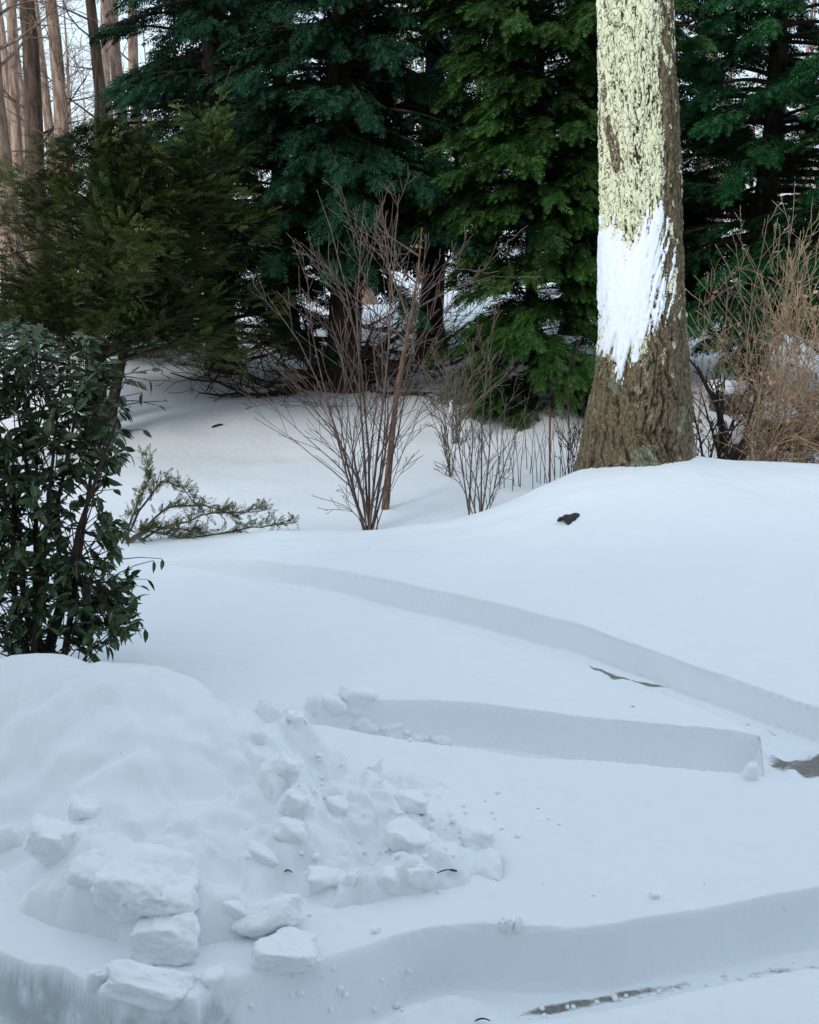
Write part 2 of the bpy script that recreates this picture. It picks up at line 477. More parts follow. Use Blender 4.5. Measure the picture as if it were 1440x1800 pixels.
def house():
    """the house the photograph is taken from stands just behind the camera and shades the near yard"""
    root = bpy.data.objects.new('house', None); COL.objects.link(root)
    root.location = (0, -0.8, -0.5); root['kind'] = 'structure'; root['label'] = 'pale clapboard house behind the viewpoint'
    m, nt, b = mat_new('siding'); nt.links.new(mixc(nt, noise_node(nt, 6, 3), (0.42, 0.42, 0.40), (0.5, 0.5, 0.48)), b.inputs['Base Color']); b.inputs['Roughness'].default_value = 0.7
    g, gt, gb = mat_new('pane'); gt.links.new(mixc(gt, noise_node(gt, 2, 2), (0.02, 0.025, 0.03), (0.04, 0.045, 0.05)), gb.inputs['Base Color']); gb.inputs['Roughness'].default_value = 0.08
    def box(name, x0, x1, y0, y1, z0, z1, mt, par=root):
        bm = bmesh.new(); bmesh.ops.create_cube(bm, size=1.0)
        for v in bm.verts: v.co = ((x0 + x1) / 2 + v.co.x * (x1 - x0), (y0 + y1) / 2 + v.co.y * (y1 - y0), (z0 + z1) / 2 + v.co.z * (z1 - z0))
        me = bpy.data.meshes.new(name); bm.to_mesh(me); bm.free()
        return link(name, me, mt, par)
    wall = box('wall', -14, 7, -8, -0.03, 0, 7.2, m)
    for k in range(36): box('clapboard', -14.02, 7.02, -0.03, 0.0, 0.2 * k, 0.2 * k + 0.185, m, wall)
    for x in (-12.5, -8.8, -4.8, -0.6, 3.6):
        for z in (1.4, 4.2):
            w = box('window', x, x + 1.0, -0.02, 0.05, z, z + 1.4, m); box('pane', x + .08, x + .92, 0.05, 0.06, z + .08, z + 1.32, g, w)
    bm = bmesh.new()
    P = [(-14.4, 0.55, 7.1), (7.4, 0.55, 7.1), (7.4, -4, 9.8), (-14.4, -4, 9.8), (-14.4, -8.5, 7.1), (7.4, -8.5, 7.1)]
    vs = [bm.verts.new(p) for p in P] + [bm.verts.new((x, y, z + 0.2)) for x, y, z in P]
    for f in ((0, 1, 2, 3), (3, 2, 5, 4)):
        bm.faces.new([vs[i] for i in f]); bm.faces.new([vs[i + 6] for i in f])
    bm.faces.new([vs[0], vs[1], vs[7], vs[6]])
    me = bpy.data.meshes.new('roof'); bm.to_mesh(me); bm.free()
    link('roof', me, M_PILE, root)
house()

def pile_obj():
    xs = np.arange(-3.9, 0.45, 0.0145); ys = np.arange(3.5, 6.8, 0.0145)
    X, Y = np.meshgrid(xs, ys)
    Z = pile_h(X.ravel(), Y.ravel()); Gd = ground_h(X.ravel(), Y.ravel())
    # soften the foot into the ground
    k = 0.05
    Zs = np.where(abs(Z - Gd) < k, Z + (k - abs(Z - Gd)) ** 2 / (4 * k), Z)
    nr, nc = X.shape
    V = np.stack([X.ravel(), Y.ravel(), Zs], -1)
    i = np.arange(nr - 1)[:, None] * nc + np.arange(nc - 1)[None, :]
    F = np.stack([i, i + 1, i + nc + 1, i + nc], -1).reshape(-1, 4)
    sd = poly_sd(X.ravel(), Y.ravel(), TR3)
    keep = ((Zs > Gd - 0.012) & (sd < -0.015))[F].any(1)
    F = F[keep]
    used = np.unique(F); mp = np.zeros(len(V), int); mp[used] = np.arange(len(used))
    return link('snow_heap', mesh_np('snow_heap', V[used], mp[F], True), M_PILE, label='big heap of shovelled snow sloping down beside the glossy-leaved shrub', cat='snow heap')
pile_obj()

# ------------------------------------------------------------------ conifers
def spray_template(kind, r_):
    tris = []
    def blade(p, d, L, w, dz):
        d = d / np.linalg.norm(d); s = np.array([-d[1], d[0], 0])
        tip = p + d * L + np.array([0, 0, dz])
        tris.append([p - s * w * 0.55 + d * L * 0.15 * r_.random(), p + s * w * 0.55 + d * L * 0.3, tip])
    n = 6
    L = 1.0
    for i in range(n):
        t = (i + 0.5) / n
        p = np.array([L * t, 0, -0.18 * t * t])
        for s in (-1, 1):
            a = math.radians((58 if kind == 'hemlock' else 40 if kind == 'fan' else 33) * (1 - 0.35 * t) * (0.85 + 0.3 * r_.random())) * s
            ln = (0.42 if kind == 'hemlock' else 0.45 if kind == 'fan' else 0.4) * (1 - t) ** 0.6 * (0.75 + 0.5 * r_.random()) + 0.06
            w = 0.095 if kind == 'hemlock' else 0.08 if kind == 'fan' else 0.075
            blade(p, np.array([math.cos(a), math.sin(a), 0]), ln, w, (-0.10 if kind == 'hemlock' else -0.03 if kind == 'fan' else 0.06) * r_.random() * 1.5)
    blade(np.array([0.8, 0, -0.12]), np.array([1.0, 0.1, 0]), 0.28, 0.07, -0.05)
    return np.array(tris)

TEMPL = {k: [spray_template(k, np.random.default_rng(s)) for s in range(3)] for k in ('hemlock', 'fan', 'plume')}

def sprays_mesh(name, pos, dirs, size, kind, tint, roll=0.3, r_=rng):
    pos = np.asarray(pos); dirs = np.asarray(dirs); size = np.asarray(size)
    d = dirs / (np.linalg.norm(dirs, axis=1)[:, None] + 1e-9)
    up = np.tile([0, 0, 1.0], (len(d), 1)) + r_.normal(0, roll, (len(d), 3))
    up -= (up * d).sum(1)[:, None] * d; up /= np.linalg.norm(up, axis=1)[:, None] + 1e-9
    side = np.cross(up, d)
    B = np.stack([d, side, up], 1)
    which = r_.integers(0, 3, len(d))
    Vs, Ts = [], []
    for k in range(3):
        m = which == k
        T = TEMPL[kind][k]
        v = np.einsum('tvi,nij->ntvj', T, B[m]) * size[m][:, None, None, None] + pos[m][:, None, None, :]
        Vs.append(v.reshape(-1, 3))
        tt = np.repeat(tint[m], len(T)) + r_.normal(0, 0.06, m.sum() * len(T))
        Ts.append(np.clip(tt, 0, 1))
    V = np.concatenate(Vs); T = np.concatenate(Ts)
    return mesh_np(name, V, np.arange(len(V)).reshape(-1, 3), False, None, {'tint': T})

def conifer(name, px, Y, height, label, mat, r_fn, z_low, n_limbs, per_limb, spray=0.4, kind='hemlock', e0=0.15, droop=0.35, seed=1, trunk_r=0.2,
            lean=(0, 0), bark=None, group='evergreens along the edge of the yard', base_z=None, dead=0, tint0=0.3, tip=0.5, zmax=None, back=0.5, fan=()):
    r_ = np.random.default_rng(seed)
    bx = W(px, 500, Y)[0]
    bz = float(ground_h(np.array([bx]), np.array([Y]))[0]) if base_z is None else base_z
    root = thing(name, (bx, Y, bz), label, 'tree', group)
    n = 14
    hs = np.linspace(-0.3, height, n)
    hp = (np.maximum(hs, 0) / height) ** 1.2
    tx = lean[0] * hp + 0.05 * np.sin(hs * 1.3 + seed) * np.minimum(1, np.maximum(hs, 0)); ty = lean[1] * hp
    tr = trunk_r * (1 - hs / height * 0.9) * (1 + 0.5 * np.exp(-np.maximum(hs, 0) / 0.25))
    V, F = tubes([(np.stack([tx, ty, hs], -1), tr)], 12)
    link('trunk', mesh_np('trunk', V, F), bark or M_BARK_CON, root)
    zmax = zmax or height
    polys, pos, dirs, size, tint = [], [], [], [], []
    for i in range(n_limbs):
        z = z_low + (zmax - z_low) * ((i + r_.random()) / n_limbs)
        az = r_.random() * 2 * math.pi
        if math.sin(az) > 0.35 and r_.random() > back: az = -az
        L = r_fn(z, az) * (0.72 + 0.4 * r_.random())
        if L < 0.15: continue
        h = np.array([math.cos(az), math.sin(az), 0])
        t = np.linspace(0, 1, 7)
        c = np.array([np.interp(z, hs, tx), np.interp(z, hs, ty), z])
        ee = e0 + r_.normal(0, 0.1)
        wob = r_.normal(0, 0.12, 3)
        side = np.array([-h[1], h[0], 0])
        P = c + h * (L * t)[:, None] + np.array([0, 0, 1]) * (ee * L * t - droop * L * t ** 2)[:, None] + side * (wob[0] * L * t ** 2)[:, None]
        polys.append((P, np.linspace(max(0.012, trunk_r * 0.22 * min(1, L / 2.5)), 0.005, 7)))
        high = z + bz > CAM_H + Y * 0.235
        ns = max(4, int(per_limb * L * (0.22 if high else 1)))
        ts = 1 - 0.8 * r_.random(ns) ** 1.25
        ts[0] = 1.0
        tone = r_.normal(0, 0.13)
        for tt in ts:
            p = np.array([np.interp(tt, t, P[:, k]) for k in range(3)])
            tg = P[min(6, int(tt * 6) + 1 if tt < 1 else 6)] - P[max(0, min(5, int(tt * 6)))]
            tg = tg / (np.linalg.norm(tg) + 1e-9)
            s = r_.choice([-1, 1])
            a = s * (0.2 + 0.9 * r_.random()) * (1.1 - 0.5 * tt)
            dv = np.array([tg[0] * math.cos(a) - tg[1] * math.sin(a), tg[0] * math.sin(a) + tg[1] * math.cos(a), tg[2] + r_.normal(-0.1 if kind != 'plume' else 0.22, 0.16 if kind != 'plume' else 0.3)])
            off = r_.random() * 0.42 * L * (1 - tt * 0.8) * 0.8
            p = p + dv * off * 0.9 + np.array([0, 0, -0.06 * r_.random() * L * 0.4 + r_.normal(0, 0.04 if kind != 'plume' else 0.14)])
            pos.append(p); dirs.append(dv)
            size.append(spray * (0.65 + 0.7 * r_.random()) * (1.9 if high else 1))
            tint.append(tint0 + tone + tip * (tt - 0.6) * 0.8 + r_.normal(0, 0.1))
    for i in range(dead):
        z = 0.2 + 2.6 * (i + r_.random()) / dead
        az = r_.choice([0, math.pi]) + r_.normal(0, 0.9)
        grow(np.array([0, 0, z]), np.array([math.cos(az), math.sin(az), r_.uniform(-0.25, 0.75)]), 1.7 + 1.9 * r_.random(), 0.045 + 0.035 * r_.random(), 2, polys, r_, 0.55, r_.uniform(-0.25, 0.2), 6, 0.8, 0.5, 8, 0.006)
    for k, (fx, fy) in enumerate(fan):
        st = np.array([0.1 * r_.normal(), -0.1, 0.15 + 0.5 * r_.random()])
        tip = W(fx, fy, Y + r_.normal(-0.5, 0.6)) - np.array([bx, Y, bz])
        t = np.linspace(0, 1, 9); d = tip - st; L = np.linalg.norm(d)
        P = st + d * t[:, None] + np.array([0, 0, -0.10 * L]) * np.sin(t * math.pi)[:, None] + r_.normal(0, 0.02 * L, (9, 3)) * np.sin(t * math.pi)[:, None]
        R = np.linspace(0.075, 0.014, 9) * (0.7 + 0.5 * r_.random())
        polys.append((P, R))
        for j in range(11):
            i = r_.integers(2, 8)
            grow(P[i], (P[i + 1] - P[i]) / np.linalg.norm(P[i + 1] - P[i]) + r_.normal(0, 0.55, 3), 0.5 + 0.9 * r_.random(), R[i] * 0.5, 1, polys, r_, 0.5, 0.05, 5, 0.8, 0.6, 6, 0.006)
    V, F = tubes(polys, 3)
    link('branches', mesh_np('branches', V, F), bark or M_BARK_CON, root, kind='stuff')
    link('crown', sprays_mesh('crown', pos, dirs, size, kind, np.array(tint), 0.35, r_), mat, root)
    return root

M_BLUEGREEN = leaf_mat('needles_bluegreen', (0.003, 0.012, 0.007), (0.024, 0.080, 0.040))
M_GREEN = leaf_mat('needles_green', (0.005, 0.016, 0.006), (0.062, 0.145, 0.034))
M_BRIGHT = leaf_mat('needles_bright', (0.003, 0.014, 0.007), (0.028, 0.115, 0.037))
M_OLIVE = leaf_mat('needles_olive', (0.016, 0.019, 0.006), (0.095, 0.125, 0.036))
M_DARK = leaf_mat('needles_dark', (0.0025, 0.008, 0.006), (0.014, 0.038, 0.025))

def tri_r(rmax, z0, z1, base=0.35):
    return lambda z, az: rmax * np.clip((base + (z - z0) / 1.2), 0, 1) * np.clip((z1 - z) / (z1 - z0) + 0.15, 0.05, 1)

H_ = 'hemlock_tree'
conifer(H_, 605, 20.6, 13, 'tall dark hemlock with bare spreading lower limbs behind the bare shrub', M_BLUEGREEN, tri_r(3.0, 1.6, 13), 2.2, 145, 47, 0.275, 'hemlock', 0.12, 0.28, 11, 0.34, dead=14, tint0=0.28, zmax=9, fan=[(380, 728), (350, 690), (405, 640), (440, 596), (470, 560), (520, 535), (300, 655), (470, 745), (760, 690), (805, 600), (825, 565), (775, 540), (835, 622), (710, 560), (690, 700)])
conifer(H_, 385, 22.5, 14, 'broad blue-green hemlock rising behind the olive juniper', M_BLUEGREEN, tri_r(3.1, 0.3, 14), 0.7, 155, 46, 0.275, 'hemlock', 0.12, 0.3, 12, 0.3, tint0=0.42, zmax=9.5)
conifer('cypress_tree', 935, 19.3, 12, 'dense green conifer clothed to the ground left of the big trunk', M_GREEN,
        lambda z, az: (1.35 + 0.28 * math.sin(z * 2.1) + 0.55 * np.clip(z / 6, 0, 1)) * np.clip(0.72 + z / 2.0, 0, 1) * (1.0 + 0.1 * math.cos(az)), 0.12, 270, 66, 0.28, 'fan', 0.30, 0.34, 13, 0.13, tint0=0.34, zmax=7.2, back=0.25)
conifer(H_, 1335, 20.5, 13, 'hemlock with layered bright green boughs behind the brambles', M_BRIGHT, tri_r(3.2, 0.9, 13), 1.1, 145, 49, 0.28, 'hemlock', 0.1, 0.26, 14, 0.28, tint0=0.38, zmax=8.5)
conifer(H_, 1150, 24, 13, 'dark hemlock hidden mostly behind the big pale trunk', M_BLUEGREEN, tri_r(3.0, 1.2, 13), 1.4, 85, 26, 0.45, 'hemlock', 0.1, 0.28, 15, 0.28, tint0=0.2, zmax=10)
conifer(H_, 1560, 17.5, 12, 'green hemlock reaching in from beyond the edge of the frame', M_BRIGHT, tri_r(2.6, 0.9, 12), 1.8, 70, 50, 0.27, 'hemlock', 0.1, 0.26, 16, 0.25, tint0=0.48, zmax=8)
conifer(H_, 760, 25.5, 15, 'black-green hemlock in the gap between the two front conifers', M_DARK, tri_r(3.4, 2.3, 15), 2.9, 105, 26, 0.48, 'hemlock', 0.1, 0.28, 17, 0.3, tint0=0.3, zmax=11, back=0.3)
conifer(H_, 500, 29, 16, 'black-green hemlock deep behind the tall hemlocks', M_DARK, tri_r(3.8, 1.8, 16), 2.5, 110, 22, 0.58, 'hemlock', 0.1, 0.28, 18, 0.3, tint0=0.3, zmax=12, back=0.3)
conifer(H_, 1010, 29, 16, 'black-green hemlock showing above the dense green conifer', M_DARK, tri_r(3.8, 2.6, 16), 3.0, 100, 22, 0.58, 'hemlock', 0.1, 0.28, 19, 0.3, tint0=0.35, zmax=12, back=0.3)
conifer('juniper_tree', 150, 17.2, 5.6, 'olive-brown feathery juniper with a dark forked trunk', M_OLIVE,
        lambda z, az: (3.0 if math.cos(az) > 0 else 2.5) * np.clip(0.5 + z / 2.2, 0, 1) * np.clip((5.2 - z) / 2.3, 0.15, 1) * (0.75 + 0.35 * math.sin(az * 3 + z * 2)), 1.0, 92, 50, 0.27, 'plume', 0.5, 0.36, 20, 0.17, lean=(0.35, 0), tint0=0.30, back=0.6, zmax=4.5, dead=4)
conifer('juniper_tree', 175, 18.0, 5.6, 'greener juniper with upswept feathery sprays beside the olive one', leaf_mat('needles_juniper', (0.010, 0.020, 0.009), (0.090, 0.155, 0.042)),
        lambda z, az: (1.5 if math.cos(az) > 0 else 1.8) * np.clip(0.6 + z / 2.0, 0, 1) * np.clip((5.2 - z) / 1.9, 0.15, 1) * (0.75 + 0.35 * math.sin(az * 3 + z * 2.4)), 0.9, 95, 56, 0.26, 'plume', 0.62, 0.30, 21, 0.09, lean=(2.3, 0), tint0=0.38, zmax=4.7, back=0.4)

# ------------------------------------------------------------------ bare trees of the wood behind
def bare_tree(px, Y, w_px, label, mat, seed, lean=0.0, height=17, branches=16, group='bare trunks of the wood'):
    r_ = np.random.default_rng(seed)
    bx = W(px, 400, Y)[0]; bz = float(ground_h(np.array([bx]), np.array([Y]))[0])
    root = thing('bare_tree', (bx, Y, bz), label, 'tree', group)
    r0 = w_px * Y / FPX / 2
    hs = np.linspace(-0.3, height, 12)
    cx = lean * hs + 0.08 * np.sin(hs * 0.6 + seed); cy = 0.05 * np.cos(hs * 0.5 + seed)
    V, F = tubes([(np.stack([cx, cy, hs], -1), r0 * (1.05 - 0.8 * hs / height) * (1 + 0.5 * np.exp(-np.maximum(hs, 0) / 0.4)))], 12)
    link('trunk', mesh_np('trunk', V, F), mat, root)
    polys = []
    for i in range(branches):
        z = 1.5 + (height - 2) * r_.random(); az = r_.random() * 2 * math.pi
        grow(np.array([np.interp(z, hs, cx), np.interp(z, hs, cy), z]), np.array([math.cos(az), math.sin(az), 0.5]), 1.2 + 1.8 * r_.random(), r0 * 0.16, 2, polys, r_, 0.4, 0.1, 4, 0.7, 0.6, 6, 0.008)
    V, F = tubes(polys, 3)
    link('branches', mesh_np('branches', V, F), mat, root, kind='stuff')
    return root

bare_tree(14, 30, 46, 'pale brown bare trunk at the very left edge', M_BARK_FAR, 1)
bare_tree(46, 36, 22, 'thin tan trunk just right of the leftmost one', M_BARK_FAR, 2)
bare_tree(72, 32, 38, 'dark brown trunk wrapped in twigs among the pale ones', M_BARK_FAR_DARK, 3, 0.004)
bare_tree(116, 31, 30, 'straight grey-brown trunk beside the bright sky gap', M_BARK_FAR, 4, 0.003)
bare_tree(190, 34, 26, 'dark trunk just right of the bright sky gap', M_BARK_FAR_DARK, 5)
bare_tree(226, 33, 28, 'grey trunk standing against the blue-green hemlock crown', M_BARK_FAR, 6)
bare_tree(255, 37, 24, 'slim tan trunk half hidden by the hemlock crown', M_BARK_FAR, 7)
bare_tree(30, 42, 20, 'slender pinkish trunk behind the two leftmost ones', M_BARK_FAR, 22)
bare_tree(96, 44, 20, 'slender pale trunk between the dark brown and grey-brown trunks', M_BARK_FAR, 23)
bare_tree(58, 47, 18, 'thin distant trunk behind the dark brown one', M_BARK_FAR, 24)
bare_tree(207, 45, 20, 'pale distant trunk between the two trunks by the hemlock crown', M_BARK_FAR, 25)
bare_tree(640, 38, 26, 'grey trunk glimpsed behind the bare shrub', M_BARK_FAR, 8, group='trunks deep in the wood')
bare_tree(1230, 36, 26, 'grey trunk glimpsed just right of the big tree', M_BARK_FAR, 9, group='trunks deep in the wood')

def far_woods():
    r_ = np.random.default_rng(44)
    polys = []
    for i in range(140):
        Y = 48 + 60 * r_.random(); x = (r_.random() - 0.5) * 1.5 * Y
        z = float(ground_h(np.array([x]), np.array([Y]))[0]); h = 12 + 8 * r_.random(); r0 = 0.10 + 0.16 * r_.random()
        hs = np.linspace(-0.2, h, 7)
        polys.append((np.stack([x + 0.1 * np.sin(hs * .5 + i), Y + 0 * hs, z + hs], -1), r0 * (1.05 - hs / h)))
        for k in range(6):
            zz = 1.0 + (h - 2) * r_.random(); az = r_.random() * 6.28
            grow(np.array([x, Y, z + zz]), np.array([math.cos(az), math.sin(az), 0.6]), 2 + 2 * r_.random(), 0.04, 1, polys, r_, 0.4, 0.1, 5, 0.7, 0.6, 4, 0.012)
    V, F = tubes(polys, 3)
    link('far_woods', mesh_np('far_woods', V, F), M_BARK_FAR, label='distant bare woods behind the evergreens', cat='woods', kind='stuff')
far_woods()

# ------------------------------------------------------------------ the big trunk
def big_tree():
    Y = 11.35
    rows = [(-700, 1052, 1182), (0, 1051, 1184), (150, 1053, 1188), (300, 1056, 1194), (420, 1056, 1198), (520, 1056, 1203), (600, 1053, 1207), (660, 1046, 1208), (720, 1035, 1210), (770, 1024, 1213), (810, 1014, 1217), (850, 1002, 1222), (900, 985, 1228)]
    zz, xc, rr = [], [], []
    for py, a, b in rows:
        A, B = W(a, py, Y), W(b, py, Y)
        zz.append(A[2]); xc.append((A[0] + B[0]) / 2); rr.append((B[0] - A[0]) / 2)
    zz, xc, rr = map(np.array, (zz, xc, rr))
    o = np.argsort(zz); zz, xc, rr = zz[o], xc[o], rr[o]
    bx, bz = xc[0], zz[0]
    root = thing('lichen_covered_tree', (bx, Y, bz), 'thick lichen-pale tree trunk with a white patch, rooted in the snow mound', 'tree')
    nA, nH = 290, 500
    zs = np.linspace(zz[0], 6.3, nH); th = np.arange(nA) / nA * 2 * math.pi
    Z, T = np.meshgrid(zs, th, indexing='ij')
    R = np.interp(Z, zz, rr); C = np.interp(Z, zz, xc)
    nx, ny = np.cos(T), np.sin(T)                       # -Y faces the camera, -X is left
    hb = Z - bz
    flare = np.exp(-np.maximum(hb - 0.1, 0) / 0.42)
    R = R * (1 + flare * 0.10 * np.cos(5 * T + 0.7 + 0.3 * hb))
    R = R * (1 + 0.025 * fbm(nx * 1.5, ny * 1.5, Z * 0.8, seed=70, octv=3))
    # bark relief: long furrows twisted a little, broken into plates
    u = T * 0.42 + 0.09 * Z + 0.03 * fbm(nx * 2, ny * 2, Z * 3, seed=71, octv=2)
    un = u / (2 * math.pi * 0.42)
    ux, uy = np.cos(un * 2 * math.pi) * 0.42, np.sin(un * 2 * math.pi) * 0.42
    f1 = fbm(ux * 19, uy * 19, Z * 2.6, seed=72, octv=3, gain=0.55)
    f2 = fbm(ux * 60, uy * 60, Z * 20, seed=73, octv=3, gain=0.75)
    furrow = -np.clip(0.22 - np.abs(f1), 0, 1) / 0.22
    low = sstep(2.6, 0.9, Z)
    disp = 0.036 * furrow * (0.7 + 0.6 * low) + 0.014 * f1 + 0.011 * f2
    Rd = R + disp
    # lichen: crust on the raised plates of the left and front sides
    side = -(nx * 0.80 + ny * 0.45)                      # 1 towards the left and the camera
    wob = 0.16 * fbm(nx * 1.2, ny * 1.2, Z * 1.4, seed=74, octv=3)
    cover = sstep(0.02, 0.30, side + wob + 0.10 * sstep(3.6, 4.6, Z)) * sstep(1.55, 2.1, Z + 0.35 * wob)
    cover = cover * (0.25 + 0.75 * sstep(-0.55, -0.15, fbm(ux * 5, uy * 5, Z * 1.6, seed=78, octv=3)))
    plate = sstep(-0.42, 0.0, f2 + 0.35 * f1 + 0.55 * cover)
    spots = sstep(0.42, 0.62, fbm(ux * 16, uy * 16, Z * 7, seed=75, octv=3)) * 0.85 * (0.35 + 0.65 * sstep(1.2, 2.6, Z))
    lich = np.clip(cover * plate * sstep(-0.9, -0.35, furrow) + 0.7 * spots * (1 - cover), 0, 1)
    gg = sstep(0.35, 0.6, fbm(ux * 6, uy * 6, Z * 4, seed=77, octv=3))   # grey-green crust low on the trunk
    V = np.stack([C + Rd * nx - bx, Rd * ny, Z - bz], -1).reshape(-1, 3)
    i = np.arange(nH - 1)[:, None] * nA; j = np.arange(nA)[None, :]; j2 = (j + 1) % nA
    F = np.stack([i + j, i + j2, i + nA + j2, i + nA + j], -1).reshape(-1, 4)
    m, nt, b = mat_new('bark_big')
    n = noise_node(nt, 60, 6, 0.7, stretch=(1, 1, 0.35))
    fur = attr(nt, 'furrow'); li = attr(nt, 'lichen'); gr = attr(nt, 'crust')
    brown = mixc(nt, ramp(nt, n, 0.3, 0.7), (0.042, 0.032, 0.02), (0.24, 0.19, 0.12))
    brown = mixc(nt, fur, brown, (0.03, 0.022, 0.013))
    tcv = N(nt, 'ShaderNodeTexCoord'); mpv = N(nt, 'ShaderNodeMapping'); mpv.inputs['Scale'].default_value = (1, 1, 0.42)
    nv = N(nt, 'ShaderNodeTexNoise'); nv.inputs['Scale'].default_value = 7; nv.inputs['Detail'].default_value = 3
    mv = N(nt, 'ShaderNodeMix'); mv.data_type = 'RGBA'; mv.blend_type = 'ADD'; mv.inputs[0].default_value = 0.16
    vor = N(nt, 'ShaderNodeTexVoronoi'); vor.feature = 'DISTANCE_TO_EDGE'; vor.inputs['Scale'].default_value = 17
    nt.links.new(tcv.outputs['Object'], mpv.inputs[0]); nt.links.new(tcv.outputs['Object'], nv.inputs['Vector'])
    nt.links.new(mpv.outputs[0], mv.inputs[6]); nt.links.new(nv.outputs['Color'], mv.inputs[7]); nt.links.new(mv.outputs[2], vor.inputs['Vector'])
    plates = ramp(nt, vor.outputs['Distance'], -0.01, 0.06)
    gmul = N(nt, 'ShaderNodeMath', operation='MULTIPLY'); nt.links.new(gr, gmul.inputs[0]); nt.links.new(ramp(nt, n, 0.35, 0.6), gmul.inputs[1])
    brown = mixc(nt, gmul.outputs[0], brown, (0.22, 0.25, 0.17))
    n2 = noise_node(nt, 90, 4, 0.6)
    pale = mixc(nt, n2, (0.58, 0.60, 0.39), (0.82, 0.83, 0.62))
    lm = N(nt, 'ShaderNodeMath', operation='MULTIPLY_ADD'); nt.links.new(ramp(nt, n2, 0.3, 0.6), lm.inputs[0]); lm.inputs[1].default_value = 0.35; nt.links.new(li, lm.inputs[2])
    lp = N(nt, 'ShaderNodeMath', operation='MULTIPLY'); nt.links.new(plates, lp.inputs[0]); nt.links.new(lm.outputs[0], lp.inputs[1])
    fac = ramp(nt, lp.outputs[0], 0.42, 0.75)
    nt.links.new(mixc(nt, fac, brown, pale), b.inputs['Base Color'])
    b.inputs['Roughness'].default_value = 0.9; b.inputs['Specular IOR Level'].default_value = 0.15
    hm = N(nt, 'ShaderNodeMath', operation='MULTIPLY_ADD'); nt.links.new(plates, hm.inputs[0]); hm.inputs[1].default_value = 0.8; nt.links.new(n, hm.inputs[2])
    bump(nt, b, hm.outputs[0], 0.7, 0.015)
    link('trunk', mesh_np('trunk', V, F, True, {'furrow': np.clip(-furrow, 0, 1).ravel(), 'lichen': lich.ravel(), 'crust': (gg * low).ravel()}), m, root)
    # white patch on the left side: a thin layer raised over the bark
    PXr = [(395, 1158), (430, 1166), (500, 1160), (560, 1150), (600, 1118), (640, 1085), (660, 1078)]
    zr = np.array([W(p, r_, Y)[2] for r_, p in PXr])[::-1]; xr = np.array([W(p, r_, Y)[0] for r_, p in PXr])[::-1]
    X = C + R * nx
    Xd = X - np.interp(Z, zr, xr)
    # strokes slant: upper edge ragged
    ztop = W(1100, 404, Y)[2] + 0.10 * fbm(X * 9 + 3, X * 0 + 1.3, seed=81, octv=3) + 0.10 * sstep(0.10, 0.18, X - W(1090, 400, Y)[0])
    zbot = W(1080, 655, Y)[2] + 0.0 * X
    streak = fbm((X - 0.20 * Z) * 40, Z * 2.2, seed=82, octv=4)
    dl = np.interp(X, [W(1050, 600, Y)[0], W(1062, 600, Y)[0], W(1078, 600, Y)[0], W(1150, 600, Y)[0]], [W(1050, 590, Y)[2], W(1060, 605, Y)[2], zbot.min(), zbot.min()])
    s = np.minimum(np.minimum((ztop - Z) / 0.10, (Z - dl) / 0.20), -Xd / 0.08) + 1.5 * streak - 0.15
    s = np.where((ny < 0.25), s, -1)
    s = s - 1.5 * sstep(0.45, 0.9, -furrow) * (0.62 + 0.38 * sstep(6.0, 0.6, np.minimum(-Xd / 0.05, (Z - dl) / 0.08)))
    thick = 0.005 + 0.020 * sstep(0, 1.5, s) + 0.85 * np.maximum(-disp, 0) - 0.55 * np.maximum(disp, 0)
    keep = s > 0
    inner = Rd - 0.01
    Ro = np.where(keep, Rd + np.maximum(thick, 0.004), inner)
    Vp = np.stack([C + Ro * nx - bx, Ro * ny, Z - bz], -1).reshape(-1, 3)
    kf = keep.ravel()[F].any(1)
    Fp = F[kf]; used = np.unique(Fp); mp = np.zeros(len(Vp), int); mp[used] = np.arange(len(used))
    wm, wt, wb_ = mat_new('patch_white')
    nn = noise_node(wt, 50, 4, 0.6, stretch=(1, 1, 0.25))
    wt.links.new(mixc(wt, nn, (0.68, 0.72, 0.78), (0.82, 0.85, 0.89)), wb_.inputs['Base Color'])
    wb_.inputs['Roughness'].default_value = 0.7
    bump(wt, wb_, nn, 0.4, 0.01)
    link('white_patch', mesh_np('white_patch', Vp[used], mp[Fp], True), wm, root, label='blue-white patch on the trunk with slanting ragged edges')
    # limbs and branches above the frame
    r_ = np.random.default_rng(90); polys = []
    top = np.array([np.interp(6.3, zz, xc) - bx, 0, 6.2 - bz])
    for k in range(5):
        az = k * 1.26 + 0.4
        grow(top - np.array([0, 0, 0.3 * k * 0.3]), np.array([math.cos(az) * 0.6, math.sin(az) * 0.6, 1.0]), 4.5, 0.20, 2, polys, r_, 0.3, 0.1, 5, 0.7, 0.6, 7, 0.012)
    Vb, Fb = tubes(polys, 6)
    link('crown', mesh_np('crown', Vb, Fb), M_TWIG_GREY, root, kind='stuff')
big_tree()

